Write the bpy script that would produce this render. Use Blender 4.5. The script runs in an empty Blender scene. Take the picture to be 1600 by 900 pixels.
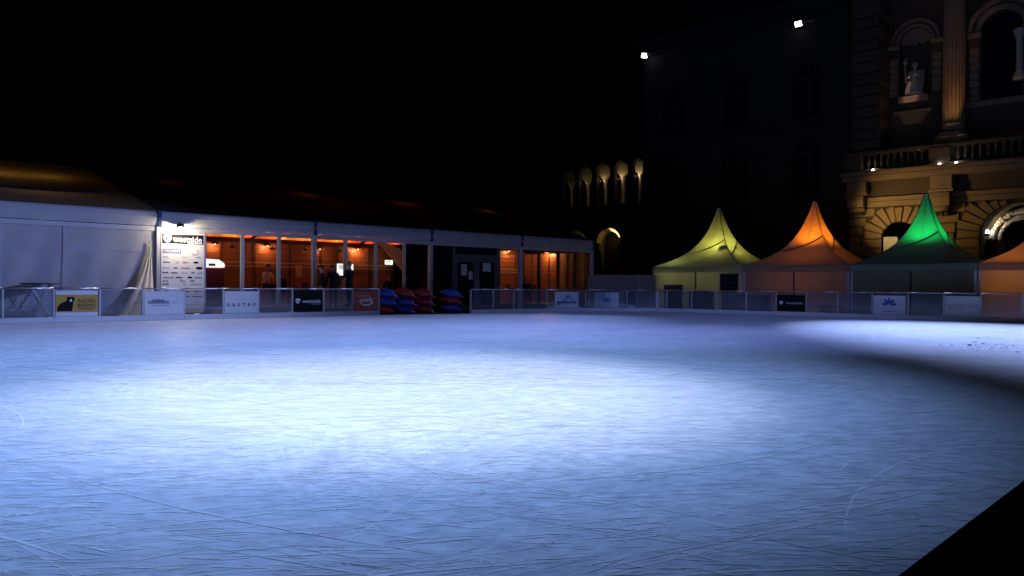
import bpy, bmesh, math, random
from mathutils import Vector, Matrix
random.seed(7)
S = bpy.context.scene
COL = S.collection
R = math.radians
# ------------------------------------------------------------------ camera
CAM = Vector((0, 0, 1.2)); FPX = 1190.0
ROLL, PITCH = R(0.40), R(-0.17)
c_right = Vector((math.cos(ROLL), 0, math.sin(ROLL)))
c_fwd = Vector((0, math.cos(PITCH), math.sin(PITCH)))
c_up = c_right.cross(c_fwd).normalized(); c_fwd = c_up.cross(c_right).normalized()
cd = bpy.data.cameras.new('camera'); cam = bpy.data.objects.new('camera', cd); COL.objects.link(cam)
cd.sensor_width = 36; cd.lens = 36 * FPX / 1600; cd.clip_end = 2000; cd.clip_start = 0.05
m = Matrix((c_right, c_up, -c_fwd)).transposed().to_4x4(); m.translation = CAM
cam.matrix_world = m; S.camera = cam
# ------------------------------------------------------------------ night sky
w = bpy.data.worlds.new('World'); S.world = w; w.use_nodes = True
wn = w.node_tree.nodes; wl = w.node_tree.links
bg = wn['Background']
sky = wn.new('ShaderNodeTexSky'); sky.sky_type = 'NISHITA'; sky.sun_disc = False
sky.sun_elevation = R(-6); sky.sun_rotation = R(120)
wl.new(sky.outputs[0], bg.inputs[0]); bg.inputs[1].default_value = 0.004
S.view_settings.view_transform = 'Standard'; S.view_settings.look = 'None'
S.view_settings.exposure = 0; S.view_settings.gamma = 1
S.render.engine = 'CYCLES'
S.cycles.use_denoising = True
S.cycles.max_bounces = 5; S.cycles.diffuse_bounces = 3; S.cycles.glossy_bounces = 2; S.cycles.transparent_max_bounces = 10
S.cycles.sample_clamp_indirect = 3.0
S.cycles.blur_glossy = 1.0

def light(kind, loc, energy, color, size=0.1, aim=None, angle=60, blend=0.6, parent=None, name='lamp_light'):
    d = bpy.data.lights.new(name, kind); d.energy = energy; d.color = color
    d.shadow_soft_size = size
    o = bpy.data.objects.new(name, d); COL.objects.link(o); o.location = loc
    if kind == 'SPOT':
        d.spot_size = R(angle); d.spot_blend = blend
    if aim is not None:
        o.rotation_euler = (Vector(aim) - Vector(loc)).to_track_quat('-Z', 'Y').to_euler()
    return o

# rink floodlights: two hang on the dark tower in view, one on an added mast to the right,
# three on an added mast behind the camera that make the bright pool on the ice
FLOODS = [(8.9, 51.8, 16.9), (16.7, 44.8, 16.7), (38.0, 25.6, 16.8), (2.06, -1.3, 20.0), (1.5, -1.5, 20.0), (2.6, -1.4, 20.0)]
FLOOD_AIM = [(15.2, 14.2, 0), (-4.0, 23.5, 0), (-13.0, 18.5, 0), (-1.4, 9.1, 0), (-3.7, 11.1, 0), (6.0, 24.5, 0)]
light('SPOT', FLOODS[0], 265000, (0.40, 0.52, 1.0), 0.20, FLOOD_AIM[0], 25.5, 1.0, name='flood_light')
light('SPOT', FLOODS[1], 31000, (0.30, 0.42, 1.0), 0.20, FLOOD_AIM[1], 30, 1.0, name='flood_light')
light('SPOT', FLOODS[2], 90000, (0.31, 0.41, 1.0), 0.20, FLOOD_AIM[2], 25.2, 1.0, name='flood_light')
light('SPOT', FLOODS[3], 27000, (0.76, 0.78, 0.82), 0.20, FLOOD_AIM[3], 25, 1.0, name='flood_light')
light('SPOT', FLOODS[4], 35500, (0.29, 0.48, 1.0), 0.20, FLOOD_AIM[4], 50.5, 1.0, name='flood_light')
light('SPOT', FLOODS[5], 23000, (0.25, 0.37, 1.0), 0.20, FLOOD_AIM[5], 36, 1.0, name='flood_light')

# ------------------------------------------------------------------ helpers
def tag(o, label=None, cat=None, group=None, kind=None):
    if label: o['label'] = label
    if cat: o['category'] = cat
    if group: o['group'] = group
    if kind: o['kind'] = kind
    return o
def empty(name, loc=(0, 0, 0), rz=0, label=None, cat=None, group=None):
    o = bpy.data.objects.new(name, None); COL.objects.link(o)
    o.location = loc; o.rotation_euler = (0, 0, rz); o.empty_display_size = 0.2
    return tag(o, label, cat, group)
def link(name, me, mat, parent=None, loc=None, rz=None):
    o = bpy.data.objects.new(name, me); COL.objects.link(o)
    if mat is not None:
        if not me.materials: me.materials.append(mat)
    if parent: o.parent = parent
    if loc is not None: o.location = loc
    if rz is not None: o.rotation_euler = (0, 0, rz)
    return o
def copy_tree(o, parent=None):
    c = o.copy(); COL.objects.link(c)
    if parent: c.parent = parent
    for ch in list(o.children):
        if ch.type == 'LIGHT': continue
        copy_tree(ch, c)
    return c

class B:
    def __init__(s): s.bm = bmesh.new()
    def box(s, x0, x1, y0, y1, z0, z1, M=None):
        vs = [s.bm.verts.new((x, y, z)) for x in (x0, x1) for y in (y0, y1) for z in (z0, z1)]
        for f in ((0, 1, 3, 2), (4, 6, 7, 5), (0, 4, 5, 1), (2, 3, 7, 6), (0, 2, 6, 4), (1, 5, 7, 3)):
            s.bm.faces.new([vs[i] for i in f])
        if M is not None:
            for v in vs: v.co = M @ v.co
        return s
    def tube(s, pts, r, n=8, caps=True):
        pts = [Vector(p) for p in pts]; rs = r if isinstance(r, (list, tuple)) else [r] * len(pts)
        rings = []
        for i, p in enumerate(pts):
            t = (pts[min(i + 1, len(pts) - 1)] - pts[max(i - 1, 0)])
            t = t.normalized() if t.length > 1e-9 else Vector((0, 0, 1))
            a = Vector((0, 0, 1)) if abs(t.z) < 0.9 else Vector((1, 0, 0))
            u = t.cross(a).normalized(); v = t.cross(u)
            rings.append([s.bm.verts.new(p + (u * math.cos(k * 2 * math.pi / n) + v * math.sin(k * 2 * math.pi / n)) * rs[i]) for k in range(n)])
        for a, b in zip(rings, rings[1:]):
            for k in range(n): s.bm.faces.new((a[k], a[(k + 1) % n], b[(k + 1) % n], b[k]))
        if caps:
            s.bm.faces.new(rings[0][::-1]); s.bm.faces.new(rings[-1])
        return s
    def lathe(s, prof, n=16, c=(0, 0, 0), caps=True):
        rings = [[s.bm.verts.new((c[0] + r * math.cos(k * 2 * math.pi / n), c[1] + r * math.sin(k * 2 * math.pi / n), c[2] + z)) for k in range(n)] for r, z in prof]
        for a, b in zip(rings, rings[1:]):
            for k in range(n): s.bm.faces.new((a[k], a[(k + 1) % n], b[(k + 1) % n], b[k]))
        if caps:
            s.bm.faces.new(rings[0][::-1]); s.bm.faces.new(rings[-1])
        return s
    def ell(s, c, r, M=None, u=12, v=8):
        mt = Matrix.Translation(c) @ (M or Matrix()) @ Matrix.Diagonal((r[0], r[1], r[2], 1))
        bmesh.ops.create_uvsphere(s.bm, u_segments=u, v_segments=v, radius=1, matrix=mt); return s
    def grid(s, fn, nu, nv, thick=0.0):
        vs = [[s.bm.verts.new(fn(i / nu, j / nv)) for j in range(nv + 1)] for i in range(nu + 1)]
        fs = [s.bm.faces.new((vs[i][j], vs[i + 1][j], vs[i + 1][j + 1], vs[i][j + 1])) for i in range(nu) for j in range(nv)]
        if thick:
            bmesh.ops.recalc_face_normals(s.bm, faces=fs)
            bmesh.ops.solidify(s.bm, geom=fs, thickness=thick)
        return s
    def plate(s, loops, y0, y1):
        """loops of (x, z), first the outline and then its holes, extruded from y0 to y1"""
        ed = []
        for lp in loops:
            vs = [s.bm.verts.new((x, y0, z)) for x, z in lp]
            ed += [s.bm.edges.new((vs[i], vs[(i + 1) % len(vs)])) for i in range(len(vs))]
        r = bmesh.ops.triangle_fill(s.bm, use_beauty=True, use_dissolve=False, edges=ed)
        fs = [g for g in r['geom'] if isinstance(g, bmesh.types.BMFace)]
        if y1 != y0:
            e = bmesh.ops.extrude_face_region(s.bm, geom=fs)
            for g in e['geom']:
                if isinstance(g, bmesh.types.BMVert): g.co.y += y1 - y0
        return s
    def prism(s, poly, z0, z1):
        lo = [s.bm.verts.new((x, y, z0)) for x, y in poly]; hi = [s.bm.verts.new((x, y, z1)) for x, y in poly]
        n = len(poly)
        s.bm.faces.new(lo[::-1]); s.bm.faces.new(hi)
        for i in range(n): s.bm.faces.new((lo[i], lo[(i + 1) % n], hi[(i + 1) % n], hi[i]))
        return s
    def mesh(s, name, smooth=False, bevel=0, seg=2):
        bmesh.ops.recalc_face_normals(s.bm, faces=s.bm.faces)
        if bevel:
            bmesh.ops.bevel(s.bm, geom=[e for e in s.bm.edges if e.is_manifold and e.calc_face_angle(0) > 0.5], offset=bevel, segments=seg, profile=0.5, affect='EDGES', clamp_overlap=True)
        me = bpy.data.meshes.new(name); s.bm.to_mesh(me); s.bm.free()
        if smooth:
            for p in me.polygons: p.use_smooth = True
        return me
    def build(s, name, mat, parent=None, loc=None, rz=None, smooth=False, bevel=0, seg=2):
        return link(name, s.mesh(name, smooth, bevel, seg), mat, parent, loc, rz)

class Frame:
    """a straight line in plan: x along it, y away from the ice, z up"""
    def __init__(s, o, deg):
        s.o = Vector((o[0], o[1], 0)); s.rz = R(deg)
        s.ex = Vector((math.cos(s.rz), math.sin(s.rz), 0)); s.ey = Vector((-math.sin(s.rz), math.cos(s.rz), 0))
    def w(s, x, y=0, z=0): return s.o + s.ex * x + s.ey * y + Vector((0, 0, z))
    def hit(s, px, py, off=0):
        d = c_fwd * FPX + c_right * (px - 800) + c_up * (450 - py)
        t = (off - (CAM - s.o).dot(s.ey)) / d.dot(s.ey)
        p = CAM + d * t
        return (p - s.o).dot(s.ex), p.z
    def hit_x(s, px, py, xp):
        d = c_fwd * FPX + c_right * (px - 800) + c_up * (450 - py)
        t = (xp - (CAM - s.o).dot(s.ex)) / d.dot(s.ex); p = CAM + d * t
        return (p - s.o).dot(s.ey), p.z
    def x(s, px, off=0, py=450): return s.hit(px, py, off)[0]
L = Frame((-11.5, 24.8), 42)
RR = Frame((13.2, 31.5), -42)

# ------------------------------------------------------------------ materials
def mat(name, col, rough=0.6, metal=0.0, var=0.12, scale=4.0, bump=0.0, bscale=40.0, spec=0.5, emit=None, estr=0, coat=0):
    m = bpy.data.materials.new(name); m.use_nodes = True
    nt = m.node_tree; p = nt.nodes['Principled BSDF']
    p.inputs['Roughness'].default_value = rough; p.inputs['Metallic'].default_value = metal
    p.inputs['Specular IOR Level'].default_value = spec
    if coat: p.inputs['Coat Weight'].default_value = coat
    tc = nt.nodes.new('ShaderNodeTexCoord')
    if var:
        n = nt.nodes.new('ShaderNodeTexNoise'); n.inputs['Scale'].default_value = scale; n.inputs['Detail'].default_value = 5
        nt.links.new(tc.outputs['Object'], n.inputs['Vector'])
        mx = nt.nodes.new('ShaderNodeMix'); mx.data_type = 'RGBA'
        mx.inputs[6].default_value = tuple(c * (1 - var) for c in col) + (1,)
        mx.inputs[7].default_value = tuple(min(1, c * (1 + var)) for c in col) + (1,)
        nt.links.new(n.outputs['Fac'], mx.inputs[0]); nt.links.new(mx.outputs[2], p.inputs['Base Color'])
    else: p.inputs['Base Color'].default_value = tuple(col) + (1,)
    if bump:
        b = nt.nodes.new('ShaderNodeBump'); n2 = nt.nodes.new('ShaderNodeTexNoise')
        n2.inputs['Scale'].default_value = bscale; n2.inputs['Detail'].default_value = 6
        nt.links.new(tc.outputs['Object'], n2.inputs['Vector']); nt.links.new(n2.outputs['Fac'], b.inputs['Height'])
        b.inputs['Strength'].default_value = bump; b.inputs['Distance'].default_value = 0.03
        nt.links.new(b.outputs[0], p.inputs['Normal'])
    if emit: p.inputs['Emission Color'].default_value = tuple(emit) + (1,); p.inputs['Emission Strength'].default_value = estr
    return m
def mat_fabric(name, col, trans=0.5, rough=0.8, bump=0.15, bscale=6, weave=True):
    m = bpy.data.materials.new(name); m.use_nodes = True; nt = m.node_tree; nt.nodes.clear()
    out = nt.nodes.new('ShaderNodeOutputMaterial'); d = nt.nodes.new('ShaderNodeBsdfPrincipled'); t = nt.nodes.new('ShaderNodeBsdfTranslucent')
    mx = nt.nodes.new('ShaderNodeMixShader'); mx.inputs[0].default_value = trans
    tc = nt.nodes.new('ShaderNodeTexCoord'); n = nt.nodes.new('ShaderNodeTexNoise'); n.inputs['Scale'].default_value = 2.2; n.inputs['Detail'].default_value = 6
    nt.links.new(tc.outputs['Object'], n.inputs['Vector'])
    cm = nt.nodes.new('ShaderNodeMix'); cm.data_type = 'RGBA'
    cm.inputs[6].default_value = tuple(c * 0.82 for c in col) + (1,); cm.inputs[7].default_value = tuple(min(1, c * 1.1) for c in col) + (1,)
    nt.links.new(n.outputs['Fac'], cm.inputs[0])
    nt.links.new(cm.outputs[2], d.inputs['Base Color']); nt.links.new(cm.outputs[2], t.inputs['Color'])
    d.inputs['Roughness'].default_value = rough
    b = nt.nodes.new('ShaderNodeBump'); n2 = nt.nodes.new('ShaderNodeTexNoise'); n2.inputs['Scale'].default_value = bscale; n2.inputs['Detail'].default_value = 3; n2.inputs['Distortion'].default_value = 0.6
    nt.links.new(tc.outputs['Object'], n2.inputs['Vector']); nt.links.new(n2.outputs['Fac'], b.inputs['Height'])
    b.inputs['Strength'].default_value = bump; b.inputs['Distance'].default_value = 0.05
    nt.links.new(b.outputs[0], d.inputs['Normal']); nt.links.new(b.outputs[0], t.inputs['Normal'])
    nt.links.new(d.outputs[0], mx.inputs[1]); nt.links.new(t.outputs[0], mx.inputs[2]); nt.links.new(mx.outputs[0], out.inputs[0])
    return m
def mat_glass(name, tint=(0.85, 0.9, 0.95), rough=0.04, haze=0.0, hazecol=(0.6, 0.65, 0.75), base=0.06):
    m = bpy.data.materials.new(name); m.use_nodes = True; nt = m.node_tree; nt.nodes.clear()
    out = nt.nodes.new('ShaderNodeOutputMaterial'); tr = nt.nodes.new('ShaderNodeBsdfTransparent'); tr.inputs[0].default_value = tint + (1,)
    gl = nt.nodes.new('ShaderNodeBsdfGlossy'); gl.inputs['Roughness'].default_value = rough
    lw0 = nt.nodes.new('ShaderNodeLayerWeight'); lw0.inputs[0].default_value = .5
    pw_ = nt.nodes.new('ShaderNodeMath'); pw_.operation = 'POWER'; pw_.inputs[1].default_value = 5; nt.links.new(lw0.outputs['Facing'], pw_.inputs[0])
    lw = nt.nodes.new('ShaderNodeMath'); lw.operation = 'MULTIPLY_ADD'; lw.inputs[1].default_value = .94; lw.inputs[2].default_value = .045; nt.links.new(pw_.outputs[0], lw.inputs[0])
    mx = nt.nodes.new('ShaderNodeMixShader'); nt.links.new(lw.outputs[0], mx.inputs[0])
    nt.links.new(tr.outputs[0], mx.inputs[1]); nt.links.new(gl.outputs[0], mx.inputs[2])
    last = mx
    if haze:
        df = nt.nodes.new('ShaderNodeBsdfDiffuse'); df.inputs[0].default_value = hazecol + (1,)
        tc = nt.nodes.new('ShaderNodeTexCoord'); n = nt.nodes.new('ShaderNodeTexNoise'); n.inputs['Scale'].default_value = 1.7; n.inputs['Detail'].default_value = 7; n.inputs['Roughness'].default_value = 0.65
        nt.links.new(tc.outputs['Object'], n.inputs['Vector'])
        mr = nt.nodes.new('ShaderNodeMapRange'); mr.inputs[1].default_value = 0.3; mr.inputs[2].default_value = 0.75; mr.inputs[3].default_value = haze * 0.3; mr.inputs[4].default_value = haze * 1.7
        nt.links.new(n.outputs['Fac'], mr.inputs[0])
        m2 = nt.nodes.new('ShaderNodeMixShader'); nt.links.new(mr.outputs[0], m2.inputs[0])
        nt.links.new(mx.outputs[0], m2.inputs[1]); nt.links.new(df.outputs[0], m2.inputs[2]); last = m2
    nt.links.new(last.outputs[0], out.inputs[0]); return m
def mat_wood(name, c1, c2, rough=0.5, scale=1.0):
    m = bpy.data.materials.new(name); m.use_nodes = True; nt = m.node_tree; p = nt.nodes['Principled BSDF']
    tc = nt.nodes.new('ShaderNodeTexCoord'); mp = nt.nodes.new('ShaderNodeMapping'); mp.inputs['Scale'].default_value = (0.6 * scale, 4 * scale, 9 * scale)
    n = nt.nodes.new('ShaderNodeTexNoise'); n.inputs['Scale'].default_value = 2; n.inputs['Detail'].default_value = 8; n.inputs['Distortion'].default_value = 1.2
    cm = nt.nodes.new('ShaderNodeMix'); cm.data_type = 'RGBA'; cm.inputs[6].default_value = c1 + (1,); cm.inputs[7].default_value = c2 + (1,)
    oi = nt.nodes.new('ShaderNodeObjectInfo'); ad = nt.nodes.new('ShaderNodeVectorMath'); ad.operation = 'ADD'
    nt.links.new(tc.outputs['Object'], ad.inputs[0]); nt.links.new(oi.outputs['Random'], ad.inputs[1]); nt.links.new(ad.outputs[0], mp.inputs[0])
    nt.links.new(mp.outputs[0], n.inputs['Vector']); nt.links.new(n.outputs['Fac'], cm.inputs[0])
    nt.links.new(cm.outputs[2], p.inputs['Base Color']); p.inputs['Roughness'].default_value = rough
    return m
def mat_emit(name, col, strength):
    m = bpy.data.materials.new(name); m.use_nodes = True; nt = m.node_tree; nt.nodes.clear()
    out = nt.nodes.new('ShaderNodeOutputMaterial'); e = nt.nodes.new('ShaderNodeEmission'); e.inputs[0].default_value = col + (1,); e.inputs[1].default_value = strength
    nt.links.new(e.outputs[0], out.inputs[0]); return m

def mat_ice():
    m = bpy.data.materials.new('scraped_ice'); m.use_nodes = True; nt = m.node_tree; N = nt.nodes.new; K = nt.links.new
    p = nt.nodes['Principled BSDF']
    tc = N('ShaderNodeTexCoord')
    def val(op, a, b=None, clamp=False):
        n = N('ShaderNodeMath'); n.operation = op; n.use_clamp = clamp
        for i, v in enumerate((a, b)):
            if v is None: continue
            if isinstance(v, (int, float)): n.inputs[i].default_value = v
            else: K(v, n.inputs[i])
        return n.outputs[0]
    # slow warp of the coordinates so that long strokes bend
    wz = N('ShaderNodeTexNoise'); wz.inputs['Scale'].default_value = 0.16; wz.inputs['Detail'].default_value = 1
    K(tc.outputs['Object'], wz.inputs['Vector'])
    sub = N('ShaderNodeVectorMath'); sub.operation = 'SUBTRACT'; sub.inputs[1].default_value = (0.5, 0.5, 0.5); K(wz.outputs['Color'], sub.inputs[0])
    scl = N('ShaderNodeVectorMath'); scl.operation = 'SCALE'; scl.inputs['Scale'].default_value = 4.0; K(sub.outputs[0], scl.inputs[0])
    wp = N('ShaderNodeVectorMath'); wp.operation = 'ADD'; K(tc.outputs['Object'], wp.inputs[0]); K(scl.outputs[0], wp.inputs[1])
    def noise(rot, sx, sy, scale, detail=3, warp=True, off=0.0, rough=0.5):
        mp = N('ShaderNodeMapping'); mp.vector_type = 'TEXTURE' if False else 'POINT'
        r0 = N('ShaderNodeVectorRotate'); r0.rotation_type = 'Z_AXIS'; r0.inputs['Angle'].default_value = R(rot)
        K((wp if warp else tc).outputs[0] if warp else tc.outputs['Object'], r0.inputs['Vector'])
        mp.inputs['Scale'].default_value = (sx, sy, 1); mp.inputs['Location'].default_value = (off, off * 1.7, 0)
        K(r0.outputs[0], mp.inputs[0])
        n = N('ShaderNodeTexNoise'); n.inputs['Scale'].default_value = scale; n.inputs['Detail'].default_value = detail; n.inputs['Roughness'].default_value = rough
        K(mp.outputs[0], n.inputs['Vector']); return n.outputs['Fac']
    def lines(rot, sx, sy, scale, wdt, off):
        n = noise(rot, sx, sy, scale, 1.5, True, off)
        a = val('ABSOLUTE', val('SUBTRACT', n, 0.5))
        mr = N('ShaderNodeMapRange'); mr.interpolation_type = 'SMOOTHSTEP'
        mr.inputs[1].default_value = 0; mr.inputs[2].default_value = wdt; mr.inputs[3].default_value = 1; mr.inputs[4].default_value = 0
        K(a, mr.inputs[0]); return mr.outputs[0]
    streak1 = noise(-3, .7, 2.6, 5.0, 5, True, 7, .66)
    streak2 = noise(48, .7, 2.6, 4.6, 5, True, 17, .66)
    streak3 = noise(-42, .7, 2.4, 4.2, 5, True, 29, .64)
    gate2 = noise(0, 1, 1, .35, 2, False, 13)
    mxs = N('ShaderNodeMix'); K(gate2, mxs.inputs[0]); K(streak1, mxs.inputs[2]); K(streak2, mxs.inputs[3])
    st = val('ADD', val('MULTIPLY', mxs.outputs[0], .65), val('MULTIPLY', streak3, .35))
    blot = noise(0, 1, 1, .5, 4, False, 3)
    snow = noise(6, .8, 2.0, 7.5, 5, True, 40, .72)
    sn = N('ShaderNodeMapRange'); sn.inputs[1].default_value = .57; sn.inputs[2].default_value = .66; K(snow, sn.inputs[0])
    # colour
    ramp = N('ShaderNodeValToRGB'); e = ramp.color_ramp.elements
    e[0].position = .40; e[0].color = (.44, .49, .56, 1); e[1].position = .60; e[1].color = (.76, .80, .85, 1)
    K(val('ADD', val('MULTIPLY', st, .82), val('MULTIPLY', blot, .18)), ramp.inputs[0])
    c1 = N('ShaderNodeMix'); c1.data_type = 'RGBA'; c1.inputs[7].default_value = (.93, .95, .97, 1); K(ramp.outputs[0], c1.inputs[6]); K(val('MULTIPLY', sn.outputs[0], .7), c1.inputs[0])
    K(c1.outputs[2], p.inputs['Base Color'])
    h = val('ADD', val('MULTIPLY', st, .9), val('MULTIPLY', sn.outputs[0], .25))
    b = N('ShaderNodeBump'); b.inputs['Strength'].default_value = .7; b.inputs['Distance'].default_value = .03
    K(h, b.inputs['Height']); K(b.outputs[0], p.inputs['Normal'])
    rr = N('ShaderNodeMapRange'); rr.inputs[1].default_value = .3; rr.inputs[2].default_value = .7; rr.inputs[3].default_value = .38; rr.inputs[4].default_value = .62
    K(st, rr.inputs[0]); K(rr.outputs[0], p.inputs['Roughness'])
    p.inputs['Specular IOR Level'].default_value = .35
    return m

M = {}
M['ice'] = mat_ice()
M['asphalt'] = mat('dark_paving', (.045, .045, .05), .85, var=.3, scale=1.5, bump=.3)
M['white_pvc'] = mat_fabric('white_tarpaulin', (.46, .47, .50), .25, .22, .6, 1.3)
M['white_metal'] = mat('white_aluminium', (.40, .41, .44), .4, .0, .06, 2)
M['steel'] = mat('brushed_steel', (.55, .56, .58), .32, .9, .1, 3)
M['galv'] = mat('galvanised_steel', (.42, .44, .48), .45, .6, .15, 8)
M['dark_metal'] = mat('dark_metal', (.03, .03, .035), .5, .3, .2, 5)
M['black'] = mat('black_board', (.007, .007, .009), .7, 0, .2, 4, spec=.1)
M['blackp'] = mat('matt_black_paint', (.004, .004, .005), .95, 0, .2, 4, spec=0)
M['door_grey'] = mat('dark_grey_aluminium', (.10, .10, .12), .5, .2, .1, 4)
M['kick'] = mat('white_kick_board', (.50, .51, .54), .5, 0, .12, 5, .1)
M['snow'] = mat('scraped_snow', (.80, .82, .86), .8, 0, .08, 6, .8, 14)
M['glass'] = mat_glass('window_glass', (.86, .88, .9), .03)
M['poly'] = mat_glass('acrylic_panel', (.80, .83, .88), .08, .06)
M['roof'] = mat_fabric('unlit_roof_membrane', (.045, .03, .03), .3, .8, .1, 1.2)
M['roof_y'] = mat_fabric('lit_roof_membrane', (.30, .22, .12), .55, .8, .1, 1.2)  # paler copy of the roof membrane for the bay lit from inside
M['liner'] = mat_fabric('orange_ceiling_cloth', (.72, .34, .10), .35, .8, .2, 2)
M['swag'] = mat_fabric('pale_cloth', (.65, .50, .34), .4, .8, .3, 3)
M['wood'] = mat_wood('stained_boards', (.17, .055, .022), (.36, .13, .05))
M['wood_dark'] = mat_wood('dark_timber', (.05, .022, .012), (.10, .045, .02))
M['batten'] = mat_wood('pale_batten', (.45, .30, .18), (.60, .42, .26))
M['floor_in'] = mat_wood('floor_boards', (.08, .05, .03), (.14, .09, .05))
M['board_white'] = mat('white_print_board', (.55, .56, .58), .5, 0, .05, 3)
M['cream_board'] = mat('cream_print_board', (.80, .77, .70), .5, 0, .05, 3)
M['yellow'] = mat('yellow_print', (.42, .25, .04), .5, 0, .08, 4)
M['orange'] = mat('orange_print', (.42, .075, .035), .5, 0, .08, 4)
M['navy'] = mat('navy_print', (.01, .02, .09), .5, 0, .1, 4)
M['blue_print'] = mat('blue_print', (.04, .10, .34), .5, 0, .1, 4)
M['grey_print'] = mat('grey_print', (.20, .22, .27), .5, 0, .1, 4)
M['lgrey_print'] = mat('pale_grey_print', (.42, .46, .55), .5, 0, .1, 4)
M['red_print'] = mat('red_print', (.45, .03, .04), .5, 0, .1, 4)
M['white_print'] = mat('white_print', (.78, .78, .80), .5, 0, .05, 4)
M['purple_print'] = mat('violet_print', (.20, .16, .42), .5, 0, .05, 4)
M['brown_print'] = mat('brown_print', (.07, .03, .01), .5, 0, .05, 4)
M['paper'] = mat('paper_sheet', (.62, .62, .62), .7, 0, .1, 10)
M['blue_pl'] = mat('blue_plastic', (.02, .065, .50), .4, 0, .12, 5, coat=.2)
M['red_pl'] = mat('red_plastic', (.36, .02, .035), .4, 0, .12, 5, coat=.2)
M['bulb_warm'] = mat_emit('warm_bulb', (1, .62, .28), 5)
M['strip'] = mat_emit('added_orange_tube', (1, .35, .06), .7)
M['bulb_white'] = mat_emit('white_bulb', (1, .95, .85), 25)
M['flood_face'] = mat_emit('flood_glass', (.95, .98, 1), 14)
M['screen'] = mat_emit('lit_screen', (1, .93, .88), 1.3)
M['exit'] = mat_emit('lit_sign', (.95, 1, .8), 1.6)
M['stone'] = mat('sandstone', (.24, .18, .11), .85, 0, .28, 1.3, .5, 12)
M['stone_d'] = mat('shaded_sandstone', (.075, .055, .036), .85, 0, .3, 1.1, .5, 9)  # darker copy of the sandstone, shade put into the colour
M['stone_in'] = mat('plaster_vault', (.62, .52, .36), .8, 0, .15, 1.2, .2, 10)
M['stone_unlit'] = mat('unlit_sandstone', (.035, .032, .03), .9, 0, .3, 1.1, .5, 9, spec=.1)  # near-black sandstone copy, the unlit night tone put into the colour
M['slate'] = mat('roof_slate', (.05, .055, .06), .7, 0, .25, 3)
M['statue'] = mat('pale_statue_stone', (.55, .50, .44), .7, 0, .2, 3, .4, 15)
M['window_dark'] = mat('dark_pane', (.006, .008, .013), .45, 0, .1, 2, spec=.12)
M['skin'] = mat('skin', (.42, .24, .17), .55, 0, .06, 6)
M['cloth_dark'] = mat('dark_jacket', (.006, .006, .009), .95, 0, .2, 6, .4, 30)
M['cloth_char'] = mat('charcoal_trousers', (.006, .006, .008), .95, 0, .2, 6, .4, 30)
M['cloth_white'] = mat('white_shirt', (.72, .62, .56), .85, 0, .08, 6, .4, 20)
M['cloth_red'] = mat('maroon_jumper', (.16, .03, .03), .85, 0, .15, 6, .4, 20)
M['hair'] = mat('dark_hair', (.018, .013, .01), .6, 0, .3, 20, .5, 60)
M['hair_grey'] = mat('grey_hair', (.16, .16, .17), .6, 0, .3, 20, .5, 60)
for k, (c, t) in dict(yellow=((.50, .50, .28), .6), orange=((.52, .40, .26), .6), green=((.42, .50, .40), .6)).items():
    M['tent_' + k] = mat_fabric('pagoda_cloth_' + k, c, t, .75, .15, 2.0)
M['tent_wall'] = mat_fabric('pagoda_wall_cloth', (.40, .36, .27), .6, .75, .25, 1.6)
M['hoard'] = mat('weathered_hoarding', (.17, .14, .13), .7, 0, .25, 2)
M['curtain'] = mat_fabric('cream_tarpaulin', (.80, .70, .52), .3, .6, .3, 3)
M['leaf'] = mat('dead_leaf', (.045, .03, .018), .8, 0, .3, 20)

# lettering: flat print cut as thin mesh
def text_mesh(body, width=None, height=None, bold=0.0, shear=0.0, spacing=1.0):
    cu = bpy.data.curves.new('print', 'FONT'); cu.body = body; cu.align_x = 'CENTER'; cu.align_y = 'CENTER'
    cu.size = 1; cu.offset = bold; cu.shear = shear; cu.space_character = spacing; cu.resolution_u = 3; cu.extrude = 0.0
    o = bpy.data.objects.new('print', cu); COL.objects.link(o)
    dg = bpy.context.evaluated_depsgraph_get(); me = bpy.data.meshes.new_from_object(o.evaluated_get(dg))
    bpy.data.objects.remove(o)
    xs = [v.co.x for v in me.vertices]; ys = [v.co.y for v in me.vertices]
    w0, h0 = max(xs) - min(xs), max(ys) - min(ys); cx, cy = (max(xs) + min(xs)) / 2, (max(ys) + min(ys)) / 2
    sx = width / w0 if width else None; sy = height / h0 if height else None
    sx = sx or sy; sy = sy or sx
    for v in me.vertices: v.co = Vector(((v.co.x - cx) * sx, 0, (v.co.y - cy) * sy))
    me.materials.clear()
    return me
def letters(name, body, mat, parent, x, y, z, **k):
    return link(name, text_mesh(body, **k), mat, parent, (x, y, z))
def arc(cx, cz, r, a0, a1, n=16, rz=None):
    rz = rz or r
    return [(cx + r * math.cos(R(a0 + (a1 - a0) * i / n)), cz + rz * math.sin(R(a0 + (a1 - a0) * i / n))) for i in range(n + 1)]
def ring(cx, cz, r0, r1, a0=0, a1=360, n=28, k=1.0):
    return [arc(cx, cz, r1, a0, a1, n, r1 * k) + arc(cx, cz, r0, a0, a1, n, r0 * k)[::-1]]
def arch_loop(x0, x1, z0, zs, n=14):
    r = (x1 - x0) / 2
    return [(x0, z0), (x1, z0)] + arc((x0 + x1) / 2, zs, r, 0, 180, n)

# ================================================================== setting
g = B(); g.box(-260, 260, -60, 420, -0.4, -0.06); tag(g.build('ground', M['asphalt']), kind='structure')
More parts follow.
